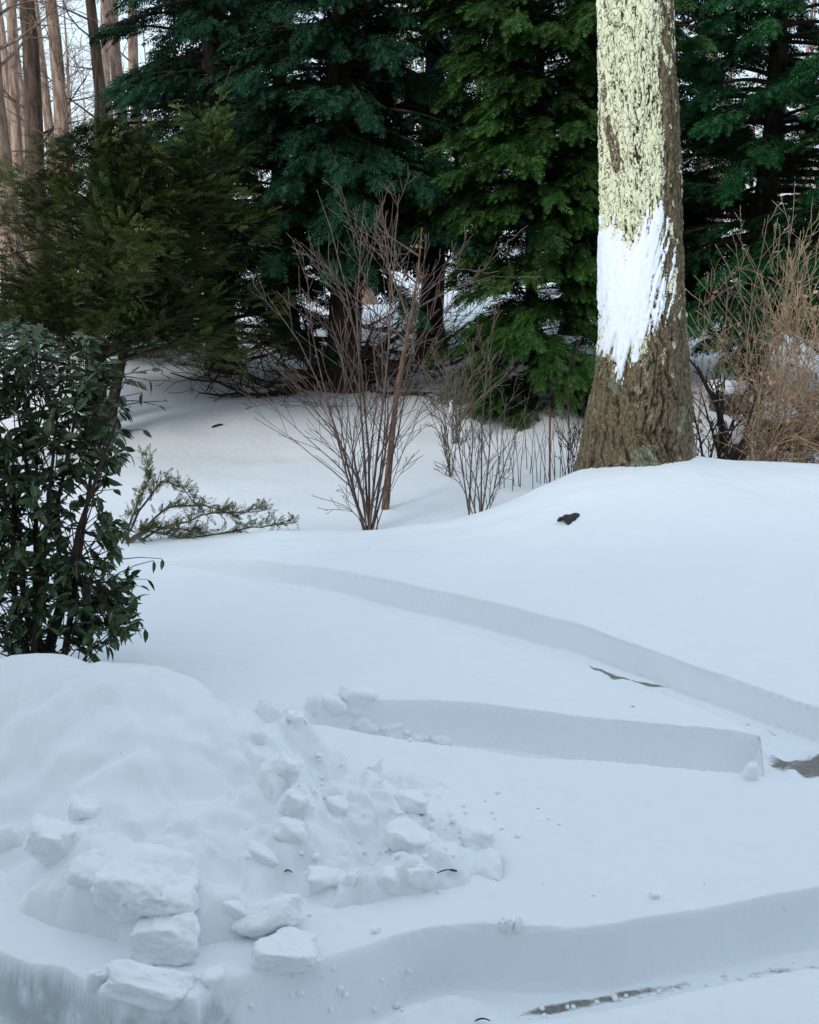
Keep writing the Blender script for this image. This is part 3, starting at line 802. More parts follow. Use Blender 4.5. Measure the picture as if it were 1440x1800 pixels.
# ------------------------------------------------------------------ bare shrubs and saplings
def bare_shrub(name, px, py, Y, label, mat, stems, seed, cat='shrub', group=None, kids=3, depth=2, r0=0.014, spread=0.5, ratio=0.5, bend=0.22, rmin=0.003, sides=4, up=0.05):
    """stems: list of (tip_px, tip_py, tip_Y offset, radius)"""
    r_ = np.random.default_rng(seed)
    b = W(px, py, Y); b[2] = float(ground_h(np.array([b[0]]), np.array([Y]))[0]) - 0.05
    root = thing(name, b, label, cat, group)
    for (tx, ty, dy, rr) in stems:
        tip = W(tx, ty, Y + dy) - b
        o = np.array([r_.normal(0, 0.04), r_.normal(0, 0.04), 0])
        d = tip - o; L = np.linalg.norm(d)
        polys = []
        n = 9
        t = np.linspace(0, 1, n)
        bow = r_.normal(0, 0.05, 3) * L
        # stems leave the root steeply and arch outwards
        P = o + d * t[:, None] + (np.array([-d[0], -d[1], 0]) * 0.22)[None, :] * (np.sin(t * math.pi))[:, None] + bow * np.sin(t * math.pi)[:, None] + r_.normal(0, 0.006 * L, (n, 3)) * t[:, None]
        R = np.maximum(rmin, 0.8 * rr * (1 - 0.8 * t))
        polys.append((P, R))
        for k in range(kids + int(L * 1.6)):
            tt = 0.18 + 0.8 * r_.random(); i = min(n - 2, int(tt * (n - 1)))
            q = P[i] + (P[i + 1] - P[i]) * (tt * (n - 1) - i)
            dd = P[i + 1] - P[i]; dd /= np.linalg.norm(dd)
            side = r_.normal(0, 1, 3); side[2] = abs(side[2]) * 0.6; side -= side.dot(dd) * dd; side /= np.linalg.norm(side)
            grow(q, dd + side * spread * (0.7 + 0.6 * r_.random()), L * 0.38 * (1.2 - tt) * (0.6 + 0.7 * r_.random()) + 0.08, max(rmin, R[i] * 0.6), depth - 1, polys, r_, bend, up, 3, 0.6, 0.55, 5, rmin)
        V, F = tubes(polys, sides)
        link('stem', mesh_np('stem', V, F), mat, root)
    return root

bare_shrub('bare_shrub', 650, 926, 12.0, 'tall reddish bare shrub fanning out of the snow, nearer the low juniper', M_TWIG_RED,
           [(480, 640, .3, .016), (470, 520, 0.5, .018), (520, 420, .2, .018), (560, 330, .6, .02), (610, 400, -.2, .016), (640, 350, .5, .018), (700, 340, 0.2, .02), (745, 420, 0, .016),
            (780, 480, .5, .014), (555, 800, -.3, .010), (548, 870, -.5, .009), (700, 640, -.3, .013), (600, 560, -.4, .013), (720, 760, -.4, .009), (585, 700, -.5, .012), (660, 520, .2, .015)], 101)
bare_shrub('bare_shrub', 840, 906, 12.4, 'shorter reddish bare shrub with upright stems beside the snow mound', M_TWIG_RED,
           [(760, 720, 0, .012), (775, 790, -.3, .010), (800, 640, .3, .014), (830, 600, 0, .015), (860, 620, .4, .014), (890, 700, 0, .012), (905, 760, -.3, .010), (870, 560, .2, .014), (820, 740, -.4, .010), (850, 720, -.2, .011)], 102)

def sapling():
    b = W(677, 893, 13.0); b[2] = float(ground_h(np.array([b[0]]), np.array([13.0]))[0]) - 0.05
    root = thing('sapling', b, 'leaning russet sapling stem behind the tall reddish shrub', 'tree')
    r_ = np.random.default_rng(103)
    P = np.array([W(x, y, 13.0 + 0.1 * k) - b for k, (x, y) in enumerate([(677, 900), (682, 840), (688, 780), (696, 700), (710, 620), (722, 560), (735, 480), (742, 400)])])
    R = np.array([.052, .044, .038, .034, .028, .022, .015, .007])
    V, F = tubes([(P, R)], 9)
    link('trunk', mesh_np('trunk', V, F), bark_mat('bark_russet', (0.09, 0.052, 0.036), (0.20, 0.12, 0.085), 22), root)
    polys = []
    for k in range(9):
        t = 0.45 + 0.55 * r_.random(); i = min(6, int(t * 7)); q = P[i] + (P[i + 1] - P[i]) * (t * 7 - i)
        grow(q, np.array([r_.normal(0, .8), r_.normal(0, .8), 0.8]), 0.7 + 0.8 * r_.random(), 0.014, 2, polys, r_, 0.3, 0.08, 4, 0.6, 0.6, 5, 0.004)
    V, F = tubes(polys, 4)
    link('branches', mesh_np('branches', V, F), M_TWIG_RED, root, kind='stuff')
sapling()

r_ = np.random.default_rng(104)
bare_shrub('bare_shrub', 800, 742, 17.2, 'hazy grey thicket of thin twigs in front of the green conifer', M_TWIG_GREY,
           [(700 + 21 * k + r_.normal(0, 8), 600 + 60 * r_.random(), r_.normal(0, .5), .012) for k in range(12)], 105, rmin=0.004, sides=4)
bare_shrub('bare_shrub', 560, 745, 19.4, 'low grey brush at the foot of the dark hemlock', M_TWIG_GREY,
           [(430 + 34 * k + r_.normal(0, 8), 655 + 70 * r_.random(), r_.normal(-.3, .5), .012) for k in range(8)], 106, rmin=0.004, sides=4)
bare_shrub('bare_shrub', 790, 795, 15.0, 'small dark bare shrub by the white marker stake', M_TWIG_GREY,
           [(745, 700, 0, .012), (768, 680, .2, .012), (800, 690, -.2, .012), (822, 720, .1, .01), (752, 740, -.2, .009), (785, 650, .3, .012)], 107, rmin=0.004, sides=4)

def stalks():
    b = W(940, 815, 14.6); b[2] = float(ground_h(np.array([b[0]]), np.array([14.6]))[0])
    root = thing('stalk_clump', b, 'row of thin upright grey stalks beside the dark red stake', 'stalks')
    r_ = np.random.default_rng(108)
    for k in range(24):
        px = 872 + 150 * (k + r_.random()) / 24; Y = 14.6 + r_.normal(0, .35)
        a = W(px, 800, Y); a[2] = float(ground_h(np.array([a[0]]), np.array([Y]))[0]) - 0.05
        polys = []
        grow(a - b, np.array([r_.normal(0, .1), r_.normal(0, .1), 1]), 0.65 + 0.45 * r_.random(), 0.007, 1, polys, r_, 0.12, 0.1, 2, 0.35, 0.5, 5, 0.003)
        V, F = tubes(polys, 4)
        link('stalk', mesh_np('stalk', V, F), M_TWIG_GREY, root)
stalks()

def stake(px, py0, py1, px1, Y, r, label, color, cat='stake', tip=None):
    a, b = W(px, py0, Y), W(px1, py1, Y)
    a[2] = float(ground_h(np.array([a[0]]), np.array([Y]))[0]) - 0.2
    bm = bmesh.new()
    L = np.linalg.norm(b - a)
    bmesh.ops.create_cone(bm, cap_ends=True, segments=10, radius1=r, radius2=r * 0.85, depth=L)
    bmesh.ops.translate(bm, verts=bm.verts, vec=(0, 0, L / 2))
    bmesh.ops.bevel(bm, geom=[e for e in bm.edges if e.calc_length() < r], offset=r * 0.25, segments=2, affect='EDGES')
    # ground-driving point and a reflective collar
    me = bpy.data.meshes.new('marker_stake'); bm.to_mesh(me); bm.free()
    m, nt, bb = mat_new('stake_' + cat.replace(' ', '_') + str(px))
    n = noise_node(nt, 30, 3)
    nt.links.new(mixc(nt, n, tuple(c * 0.75 for c in color), color), bb.inputs['Base Color']); bb.inputs['Roughness'].default_value = 0.6
    o = link('marker_stake', me, m, loc=a, label=label, cat=cat)
    o.rotation_euler = Vector(b - a).to_track_quat('Z', 'Y').to_euler()
stake(968, 845, 716, 967, 14.0, 0.014, 'thin dark red stake standing left of the big trunk', (0.12, 0.02, 0.025))
stake(789, 792, 703, 793, 15.4, 0.024, 'short white stake among the grey twigs', (0.75, 0.76, 0.75))

# ------------------------------------------------------------------ brambles to the right of the trunk
def bramble(px, py, Y, label, mat, n, seed, x0, x1, y0, y1, leaf=None, nleaf=0, rr=0.011, group='tangled brush behind the mound'):
    r_ = np.random.default_rng(seed)
    b = W(px, py, Y); b[2] = float(ground_h(np.array([b[0]]), np.array([Y]))[0]) - 0.05
    root = thing('bramble_bush', b, label, 'shrub', group)
    tips = []
    for k in range(n):
        sx = x0 + (x1 - x0) * r_.random()
        a = W(sx, py, Y + r_.normal(0, .4)); a[2] = float(ground_h(np.array([a[0]]), np.array([a[1]]))[0]) - 0.05
        polys = []
        ty = y0 + (y1 - y0) * r_.random()
        top = W(sx + r_.normal(0, 60), ty, a[1] + r_.normal(0, .4))
        d = top - a; L = np.linalg.norm(d)
        t = np.linspace(0, 1, 9)
        arch = r_.normal(0, 0.3) * L
        P = (a - b) + d * t[:, None] + np.stack([arch * t ** 2, 0.3 * arch * t ** 2, -abs(arch) * 0.5 * t ** 3], -1) + r_.normal(0, 0.02, (9, 3)) * t[:, None]
        polys.append((P, np.maximum(0.003, rr * (1 - 0.75 * t))))
        for j in range(9):
            i = r_.integers(1, 8)
            grow(P[i], P[min(8, i + 1)] - P[i] + r_.normal(0, .5, 3) * 0.2, 0.25 + 0.55 * r_.random(), 0.006, 1, polys, r_, 0.45, 0.0, 4, 0.9, 0.65, 5, 0.0028)
        for pp, _ in polys: tips.append(pp[-1]); tips.append(pp[len(pp) // 2])
        V, F = tubes(polys, 4)
        link('stem', mesh_np('stem', V, F), mat, root)
    if nleaf:
        tips = np.array(tips); idx = r_.integers(0, len(tips), nleaf)
        P = tips[idx] + r_.normal(0, 0.03, (nleaf, 3))
        Vs = leaf_soup(P, r_.normal(0, 1, (nleaf, 3)) + np.array([0, 0, -0.7]), 0.05 + 0.035 * r_.random(nleaf), 0.55, r_)
        Fv = np.arange(len(Vs)).reshape(-1, 3)
        link('dead_leaves', mesh_np('dead_leaves', Vs, Fv, False, None, {'tint': np.repeat(r_.random(nleaf), 8)}), leaf, root, kind='stuff')
    return root

def leaf_tris(L=1.0, w=0.32, fold=0.08, curl=-0.14):
    """8 triangles: pointed oval leaf along +X, folded on the midrib"""
    mid = [np.array([t * L, 0, curl * t * t * L]) for t in (0, 0.3, 0.65, 1.0)]
    T = []
    for s in (-1, 1):
        e = [np.array([0.3 * L, s * w * 0.5, mid[1][2] + fold * L]), np.array([0.62 * L, s * w * 0.47, mid[2][2] + fold * L])]
        tr = [[mid[0], mid[1], e[0]], [mid[1], mid[2], e[1]], [mid[1], e[1], e[0]], [mid[2], mid[3], e[1]]]
        T += [t if s > 0 else t[::-1] for t in tr]
    return np.array(T)

def frames(d, r_, roll=0.5):
    d = d / (np.linalg.norm(d, axis=1)[:, None] + 1e-9)
    up = np.tile([0, 0, 1.0], (len(d), 1)) + r_.normal(0, roll, d.shape)
    up -= (up * d).sum(1)[:, None] * d; up /= np.linalg.norm(up, axis=1)[:, None] + 1e-9
    return np.stack([d, np.cross(up, d), up], 1)

def leaf_soup(P, D, size, w, r_, fold=0.08):
    T = leaf_tris(1.0, w, fold)
    B = frames(D, r_)
    v = np.einsum('tvi,nij->ntvj', T, B) * size[:, None, None, None] + P[:, None, None, :]
    return v.reshape(-1, 3)

M_DEADLEAF = leaf_mat('dead_leaf', (0.14, 0.085, 0.055), (0.42, 0.27, 0.18), 0.8, 0.1)
bramble(1420, 815, 13.2, 'dense rusty-tan bramble at the far right edge', M_TWIG_TAN, 34, 201, 1345, 1560, 360, 700, M_DEADLEAF, 650)
bramble(1290, 812, 13.6, 'open tangle of tan twigs right beside the big trunk', M_TWIG_TAN, 18, 202, 1215, 1370, 430, 720, M_DEADLEAF, 260)
bramble(1360, 812, 12.6, 'low tan brush along the crest of the snow mound', M_TWIG_TAN, 22, 203, 1270, 1540, 660, 770, M_DEADLEAF, 350, 0.008)
bare_shrub('bare_shrub', 1250, 800, 12.6, 'dark leaning stems close against the right foot of the trunk', M_TWIG_DARK,
           [(1205, 620, 0, .06), (1225, 640, .3, .05), (1310, 690, .4, .03), (1215, 700, -.1, .03), (1340, 640, 0.5, .03)], 204, r0=0.05, rmin=0.006)
bare_shrub('bare_shrub', 1330, 800, 14.6, 'pale grey twiggy shrub in front of the bright hemlock boughs', bark_mat('twig_pale', (0.17, 0.13, 0.085), (0.40, 0.33, 0.22), 24),
           [(1220, 480, 0, .016), (1260, 430, .3, .016), (1290, 400, 0, .018), (1350, 380, .2, .02), (1395, 320, 0, .02), (1430, 380, .3, .02), (1330, 560, -.2, .02), (1470, 420, 0, .02)], 205, rmin=0.004)
bare_shrub('bare_shrub', 1010, 790, 14.0, 'sparse dark twigs just left of the trunk base', M_TWIG_DARK,
           [(975, 745, 0, .012), (1000, 730, .2, .012), (1030, 715, 0, .012), (985, 770, -.1, .01), (1020, 760, 0, .01), (1000, 640, .3, .008), (1015, 610, .3, .008)], 206, rmin=0.004)

# ------------------------------------------------------------------ low juniper boughs poking out of the snow
def low_juniper():
    Y = 10.6
    b = W(225, 965, Y); b[2] = float(ground_h(np.array([b[0]]), np.array([Y]))[0]) - 0.05
    root = thing('low_juniper', b, 'low yellow-green juniper boughs lying along the snow crest', 'shrub')
    r_ = np.random.default_rng(301)
    lines = [[(215, 960), (235, 900), (262, 850), (255, 800)], [(215, 960), (260, 880), (290, 850), (320, 860), (350, 895)], [(225, 965), (300, 930), (370, 905), (430, 905), (470, 900)],
             [(225, 970), (330, 950), (430, 935), (490, 925), (520, 922)], [(225, 960), (290, 900), (330, 890), (390, 900), (420, 915)], [(220, 960), (270, 930), (310, 935), (360, 942)], [(220, 960), (250, 935), (290, 945), (330, 950)]]
    polys, pos, dirs, size = [], [], [], []
    for ln in lines:
        P = np.array([W(x, y - 4, Y + r_.normal(0, .12)) - b for x, y in ln])
        t = np.linspace(0, 1, 12)
        Pi = np.stack([np.interp(t * (len(P) - 1), np.arange(len(P)), P[:, k]) for k in range(3)], -1) + r_.normal(0, 0.01, (12, 3))
        polys.append((Pi, np.linspace(0.014, 0.004, 12)))
        for k in range(130):
            tt = 0.2 + 0.8 * r_.random(); i = min(10, int(tt * 11))
            q = Pi[i] + (Pi[i + 1] - Pi[i]) * (tt * 11 - i)
            dd = Pi[i + 1] - Pi[i]; dd /= np.linalg.norm(dd)
            pos.append(q + r_.normal(0, 0.02, 3)); dirs.append(dd * 0.6 + r_.normal(0, 0.45, 3) + np.array([0, 0, 0.35])); size.append(0.06 + 0.08 * r_.random())
    V, F = tubes(polys, 5)
    link('branches', mesh_np('branches', V, F), M_TWIG_GREY, root, kind='stuff')
    link('foliage', sprays_mesh('foliage', pos, dirs, size, 'plume', r_.random(len(pos)), 0.8, r_), leaf_mat('needles_yellowish', (0.022, 0.028, 0.012), (0.15, 0.165, 0.06)), root, kind='stuff')
low_juniper()

# ------------------------------------------------------------------ broad-leaved shrub at the left
def leafy_shrub():
    Y0 = 6.75
    b = W(70, 1150, Y0); b[2] = 0.0
    root = thing('evergreen_shrub', b, 'dark glossy broad-leaved shrub rising behind the snow heap', 'shrub')
    r_ = np.random.default_rng(401)
    blobs = [(30, 610, 70), (110, 640, 80), (20, 700, 110), (120, 710, 90), (185, 690, 45), (50, 800, 100), (150, 790, 60), (190, 770, 35), (40, 900, 70), (20, 980, 110), (110, 960, 90), (190, 940, 45),
             (60, 1060, 100), (150, 1050, 85), (205, 1040, 45), (80, 1120, 80), (170, 1110, 60), (215, 1100, 30), (-60, 800, 120), (-60, 1000, 120), (-70, 650, 90)]
    polys = []; LP, LD, LS = [], [], []
    trunks = []
    for k in range(8):
        top = W(-40 + 35 * k, 760 - 20 * (k % 3), Y0 + r_.normal(0, .25)) - b
        P = np.array([[r_.normal(0, .08), r_.normal(0, .08), -0.1], top * 0.3 + r_.normal(0, .06, 3), top * 0.65 + r_.normal(0, .06, 3), top])
        t = np.linspace(0, 3, 10); Pi = np.stack([np.interp(t, np.arange(4), P[:, j]) for j in range(3)], -1)
        polys.append((Pi, np.linspace(0.028, 0.008, 10))); trunks.append(Pi)
    TP = np.concatenate(trunks)
    for (bx_, by_, br) in blobs:
        n = int(7 + (br / 13) ** 2 * 0.44)
        for k in range(n):
            a = r_.random() * 6.283; q = br * math.sqrt(r_.random()) * (1.25 if r_.random() > 0.8 else 1.0)
            p = W(bx_ + q * math.cos(a), by_ + q * math.sin(a), Y0 + r_.normal(0, 0.24)) - b
            j = np.argmin(np.linalg.norm((TP - p) * np.array([1, 1, 0.6]) + np.array([0, 0, 0.12]), axis=1)); s = TP[j]
            d = p - s; L = np.linalg.norm(d)
            mid = s + d * 0.5 + r_.normal(0, 0.04, 3) - np.array([0, 0, 0.05])
            polys.append((np.array([s, mid, p]), np.array([0.006, 0.0045, 0.003])))
            dd = d / (L + 1e-9) + np.array([0.15 if bx_ > 120 else 0, -0.1, 0.15])
            m = r_.integers(6, 12)
            for i in range(m):
                az = i / m * 6.283 + r_.random()
                side = np.cross(dd, r_.normal(0, 1, 3)); side /= np.linalg.norm(side) + 1e-9
                ld = dd * 0.35 + side * 0.9 + np.array([0, 0, -0.35 + r_.normal(0, .25)])
                LP.append(p - dd * 0.05 * r_.random()); LD.append(ld); LS.append(0.075 + 0.055 * r_.random())
    # single hanging leaves at the fringe, each seen against the snow
    for (x, y, s) in [(205, 805, 27), (226, 795, 30), (232, 940, 30), (205, 960, 28), (240, 1050, 36), (235, 1100, 30), (225, 1125, 34), (250, 690, 24), (240, 670, 26), (262, 668, 28), (275, 712, 22), (250, 755, 22),
                      (270, 985, 24), (285, 982, 22), (258, 1018, 26), (245, 1030, 22), (255, 1105, 26), (215, 1070, 26), (215, 1010, 26), (200, 860, 24), (105, 860, 30), (95, 880, 28), (265, 650, 18), (290, 705, 22)]:
        p = W(x, y, Y0 + r_.normal(0, .15)) - b
        LP.append(p); LD.append(np.array([r_.normal(0.3, .5), r_.normal(0, .3), -0.6 + r_.normal(0, .4)])); LS.append(s * Y0 / FPX * 1.05)
        j = np.argmin(np.linalg.norm(TP - p - np.array([-0.15, 0, 0]), axis=1))
        s0 = p + np.array([-0.22 - 0.1 * r_.random(), r_.normal(0, .05), -0.02 + r_.normal(0, .05)])
        polys.append((np.array([s0, (s0 + p) / 2 + np.array([0, 0, 0.012]), p]), np.array([0.004, 0.003, 0.0022])))
    LP, LD, LS = map(np.array, (LP, LD, LS))
    V, F = tubes(polys, 5)
    link('branches', mesh_np('branches', V, F), M_TWIG_DARK, root, kind='stuff')
    m, nt, bs = mat_new('glossy_leaf')
    oi = N(nt, 'ShaderNodeObjectInfo')
    n = noise_node(nt, 9, 3)
    nt.links.new(mixc(nt, n, (0.008, 0.022, 0.007), (0.065, 0.115, 0.04)), bs.inputs['Base Color'])
    bs.inputs['Roughness'].default_value = 0.24; bs.inputs['Specular IOR Level'].default_value = 0.42
    # nearest leaves individually, the rest as one mass
    order = np.argsort(LP[:, 1] - 0.6 * (LP[:, 0] > 0.35))
    order = np.concatenate([np.arange(len(LP) - 24, len(LP)), order[~np.isin(order, np.arange(len(LP) - 24, len(LP)))]])
    single, rest = order[:300], order[300:]
    metas = []
    for wv, fo in ((0.36, 0.06), (0.28, 0.10), (0.42, 0.05)):
        T = leaf_tris(1.0, wv, fo)
        Vt, inv = np.unique(np.round(T.reshape(-1, 3), 5), axis=0, return_inverse=True)
        me = mesh_np('leaf', Vt, inv.reshape(-1, 3), True); me.materials.append(m); metas.append(me)
    B = frames(LD, r_, 0.6)
    for k in single:
        o = link('leaf', metas[int(k) % 3], None, root)
        M = Matrix([[B[k][0][0], B[k][1][0], B[k][2][0]], [B[k][0][1], B[k][1][1], B[k][2][1]], [B[k][0][2], B[k][1][2], B[k][2][2]]])
        o.matrix_local = Matrix.Translation(Vector(LP[k])) @ M.to_4x4() @ Matrix.Scale(float(LS[k]), 4)
    Vs = leaf_soup(LP[rest], LD[rest], LS[rest], 0.36, r_)
    link('foliage', mesh_np('foliage', Vs, np.arange(len(Vs)).reshape(-1, 3), False), m, root, kind='stuff')
leafy_shrub()

# ------------------------------------------------------------------ chunks of snow
def ico(sub):
    bm = bmesh.new(); bmesh.ops.create_icosphere(bm, subdivisions=sub, radius=1.0)
    V = np.array([v.co[:] for v in bm.verts]); F = np.array([[v.index for v in f.verts] for f in bm.faces]); bm.free()
    return V / np.linalg.norm(V, axis=1)[:, None], F
ICO = {k: ico(k) for k in (3, 4, 5)}

def chunk_mesh(size, seed, sub=4, sharp=14, rot=(0, 0, 0), planes=9, boxy=0.5, rough=0.03):
    r_ = np.random.default_rng(seed)
    D, F = ICO[sub]
    n = r_.normal(0, 1, (planes, 3)); n /= np.linalg.norm(n, axis=1)[:, None]
    ax = np.array([[1, 0, 0], [-1, 0, 0], [0, 1, 0], [0, -1, 0], [0, 0, 1], [0, 0, -1.0]]) + r_.normal(0, 0.12, (6, 3))
    ax /= np.linalg.norm(ax, axis=1)[:, None]
    n = np.concatenate([n, ax]); h = np.concatenate([0.78 + 0.35 * r_.random(planes), 0.70 + 0.25 * r_.random(6)])
    c = np.maximum(D @ n.T, 1e-3) / h
    inv = (c ** sharp).sum(1) ** (1 / sharp)
    P = D / inv[:, None]
    P = P + 0.16 * np.stack([vnoise(P[:, 0] * 1.6 + seed, P[:, 1] * 1.6, P[:, 2] * 1.6 + k * 7, seed=seed + k) for k in range(3)], -1)
    P = P * (1 + rough * fbm(P[:, 0] * 2.5 + seed, P[:, 1] * 2.5, P[:, 2] * 2.5, seed=seed, octv=4))[:, None]
    P = P * (1 + 0.9 * rough * fbm(P[:, 0] * 7 + seed, P[:, 1] * 7, P[:, 2] * 7, seed=seed + 3, octv=4, gain=0.7))[:, None]
    P = P * np.array(size) / 2
    R = Matrix.Rotation(rot[2], 3, 'Z') @ Matrix.Rotation(rot[1], 3, 'Y') @ Matrix.Rotation(rot[0], 3, 'X')
    P = P @ np.array(R).T
    return mesh_np('snow_chunk', P, F, True)

def chunk(px, py, w, h, label, seed, depth=0.8, rot=(0, 0, 0), sub=4, sharp=12, group=None, sink=0.2, boxy=0.5, rough=0.05, name='snow_chunk', mat=None):
    """px, py: middle of the foot of the chunk in the photograph; w, h its size there in pixels"""
    p = hit(px, py)
    s = p[1] / CP / FPX * 1.02
    sz = (w * s, w * s * depth, h * s * 1.05)
    me = chunk_mesh(sz, seed, sub, sharp, rot, rough=rough)
    return link(name, me, mat or M_CHUNK, loc=(p[0], p[1] + sz[1] * 0.30, p[2] + sz[2] * (0.31 - sink)), label=label, cat='snow chunk', group=group)

CH = 'broken chunks around the snow heap'
chunk(255, 1764, 190, 56, 'pointed slab of packed snow lying on the corner of the cut block', 501, 0.45, (0.1, 0.14, -0.12), 5, 16, CH, -0.08)
chunk(168, 1738, 44, 52, 'small upright snow fragment leaning beside the pointed slab', 502, 0.7, (0, 0.25, 0.4), 4, 8, CH, 0.1)
chunk(285, 1694, 130, 98, 'squarish block of snow standing in front of the grey boulder', 503, 0.8, (0.1, 0.03, 0.15), 5, 18, CH, -0.02)
chunk(250, 1622, 235, 125, 'largest rounded grey boulder of snow in the heap', 504, 0.75, (0.2, 0.15, 0.1), 5, 7, CH, -0.06, rough=0.06)
chunk(85, 1520, 105, 82, 'boxy snow chunk wedged at the foot of the heap', 505, 0.8, (0.25, 0.15, 0.2), 5, 14, CH, -0.05)
chunk(160, 1552, 115, 55, 'flat wedge of snow between the boxy chunk and the grey boulder', 506, 0.7, (0.1, 0.2, 0.1), 4, 10, CH, 0.1)
chunk(12, 1490, 55, 62, 'snow chunk cut off by the left edge of the frame', 507, 0.8, (0, 0.1, 0.3), 4, 14, CH)
chunk(140, 1440, 62, 46, 'grey snow lump stuck high on the slope of the heap', 508, 0.9, (0.2, 0.3, 0.1), 4, 8, CH, 0.1)
chunk(465, 1648, 150, 66, 'tilted slab of snow rising towards the right', 509, 0.5, (0.35, -0.35, 0.1), 5, 14, CH, -0.05)
chunk(500, 1702, 150, 62, 'low flat-topped slab nearest the lower cut', 510, 0.7, (0.05, -0.05, -0.1), 5, 14, CH, 0.08)
chunk(405, 1610, 70, 42, 'small snow lump between boulder and tilted slab', 511, 0.8, (0.1, 0.2, 0), 4, 8, CH, 0.2)
chunk(370, 1735, 60, 45, 'snow lump at the top of the lower cut beside the squarish block', 512, 0.8, (0.1, 0.2, 0.6), 4, 8, CH, 0.2)
chunk(455, 1308, 32, 38, 'little snow knob on the skyline of the heap', 513, 0.8, (0, 0.1, 0), 3, 8, CH, 0.1)
chunk(505, 1372, 68, 66, 'rounded snow lump below the knob on the heap', 514, 0.8, (0.1, 0.4, 0), 4, 7, CH, 0.2, rough=0.07)
chunk(515, 1425, 60, 55, 'second snow lump down the right slope of the heap', 515, 0.8, (0.1, 0.5, 0.1), 4, 7, CH, 0.2, rough=0.07)
chunk(520, 1482, 100, 48, 'long snow lump lying down the right slope of the heap', 516, 0.6, (0.1, 0.5, 0.1), 4, 7, CH, 0.25, rough=0.05)
chunk(465, 1510, 100, 34, 'low streak of snow sliding off the heap', 517, 0.5, (0.1, 0.5, 0.1), 4, 6, CH, 0.3, rough=0.05)
chunk(595, 1432, 68, 38, 'snow lump rolling out at the right foot of the heap', 518, 0.8, (0.1, 0.4, 0), 4, 7, CH, 0.25)
chunk(725, 1424, 78, 36, 'flat snow lump lying farthest from camera beside the heap', 519, 0.7, (0.1, 0.15, 0.1), 4, 9, CH, 0.15)
chunk(840, 1482, 80, 42, 'lone low snow lump out on the flat snow', 520, 0.7, (0, 0.05, 0), 4, 9, CH, 0.12)
chunk(715, 1492, 100, 56, 'broad snow lump in the middle of the scattered debris', 521, 0.8, (0.1, 0.35, 0.1), 4, 7, CH, 0.2, rough=0.06)
chunk(738, 1560, 60, 58, 'angular snow lump with a thin twig beside it', 522, 0.8, (0.1, 0.2, 0.4), 4, 12, CH, 0.1)
chunk(685, 1562, 66, 46, 'snow lump left of the angular one', 523, 0.8, (0.1, 0.1, 0.2), 4, 8, CH, 0.15)
chunk(580, 1560, 75, 34, 'flat snow lump near the small dark twig', 524, 0.7, (0.1, 0.15, 0.1), 4, 8, CH, 0.15)
chunk(618, 1555, 30, 26, 'small snow lump just right of the flat one', 525, 0.8, (0, 0.2, 0), 3, 8, CH, 0.1)

C2 = 'snow lumps at the end of the middle cut'
chunk(625, 1262, 78, 60, 'peaked snow lump at the closed end of the middle cut', 531, 0.7, (0.1, 0.1, 0), 4, 10, C2, -0.15, rough=0.06)
chunk(586, 1262, 55, 46, 'white rounded lump left of the peaked one', 532, 0.7, (0.1, 0.1, 0), 4, 7, C2, -0.1, rough=0.06)
chunk(549, 1262, 30, 46, 'narrow upright lump near the tip of the middle cut', 533, 0.8, (0, 0.1, 0), 3, 8, C2, -0.15, rough=0.06)
chunk(520, 1270, 34, 22, 'outermost small lump at the tip of the middle cut', 534, 0.8, (0, 0.1, 0), 3, 8, C2, 0.1)
chunk(640, 1284, 64, 42, 'round lump lying below the peaked one', 535, 0.7, (0, 0.1, 0), 4, 6, C2, 0.1, rough=0.06)
chunk(692, 1296, 46, 38, 'lump on the near rim of the middle cut', 536, 0.7, (0, -0.2, 0), 4, 6, C2, 0.1, rough=0.06)
chunk(735, 1302, 36, 24, 'small white lump on the near rim of the middle cut', 537, 0.7, (0, 0, 0), 3, 6, C2, 0.1, rough=0.08)
chunk(780, 1308, 54, 22, 'low crumbly lump where the near rim straightens', 538, 0.7, (0, 0, 0), 3, 6, C2, 0.15, rough=0.1)
chunk(1322, 1372, 32, 44, 'pale lump at the corner post of the middle cut', 539, 0.7, (0, 0.2, 0), 4, 7, C2, 0.05)

C3 = 'crumbs of snow strewn over the yard'
r_ = np.random.default_rng(55)
chunk(1152, 1580, 24, 18, 'lone snow crumb far out on the flat snow near the lower cut', 541, 0.8, (0, 0, 0.4), 3, 8, C3)
chunk(662, 1640, 22, 14, 'snow crumb above the rim of the lower cut', 542, 0.8, (0, 0, 0.4), 3, 8, C3)
chunk(893, 1634, 40, 34, 'frosty crest standing on the rim of the lower cut', 543, 0.6, (0, 0.1, 0.4), 4, 7, C3, rough=0.15)
chunk(912, 1632, 24, 30, 'small spike of snow on the rim of the lower cut', 544, 0.6, (0, 0.1, 0.9), 3, 6, C3, rough=0.15)
ICO[2] = ico(2)
crumb_me = [chunk_mesh((1, 0.8, 0.75), 600 + k, 2, 7, rough=0.08) for k in range(4)]
spots = [(875, 1395, 10), (815, 1418, 10), (910, 1472, 12), (795, 1445, 16), (983, 1450, 8), (760, 1440, 14), (870, 1440, 8), (965, 1440, 6), (545, 1610, 10), (640, 1500, 14), (655, 1520, 10), (770, 1570, 10), (560, 1330, 16), (600, 1345, 8), (665, 1365, 8)]
for k in range(40):
    t = r_.random()
    spots.append((600 + 230 * r_.random() ** 0.8 + r_.normal(0, 30), 1400 + 170 * r_.random(), 5 + 9 * r_.random() ** 2))
for k in range(20): spots.append((420 + 150 * r_.random(), 1330 + 220 * r_.random(), 5 + 10 * r_.random() ** 2))
for k in range(22): spots.append((430 + 300 * r_.random(), 1700 + 80 * r_.random(), 6 + 12 * r_.random() ** 2))
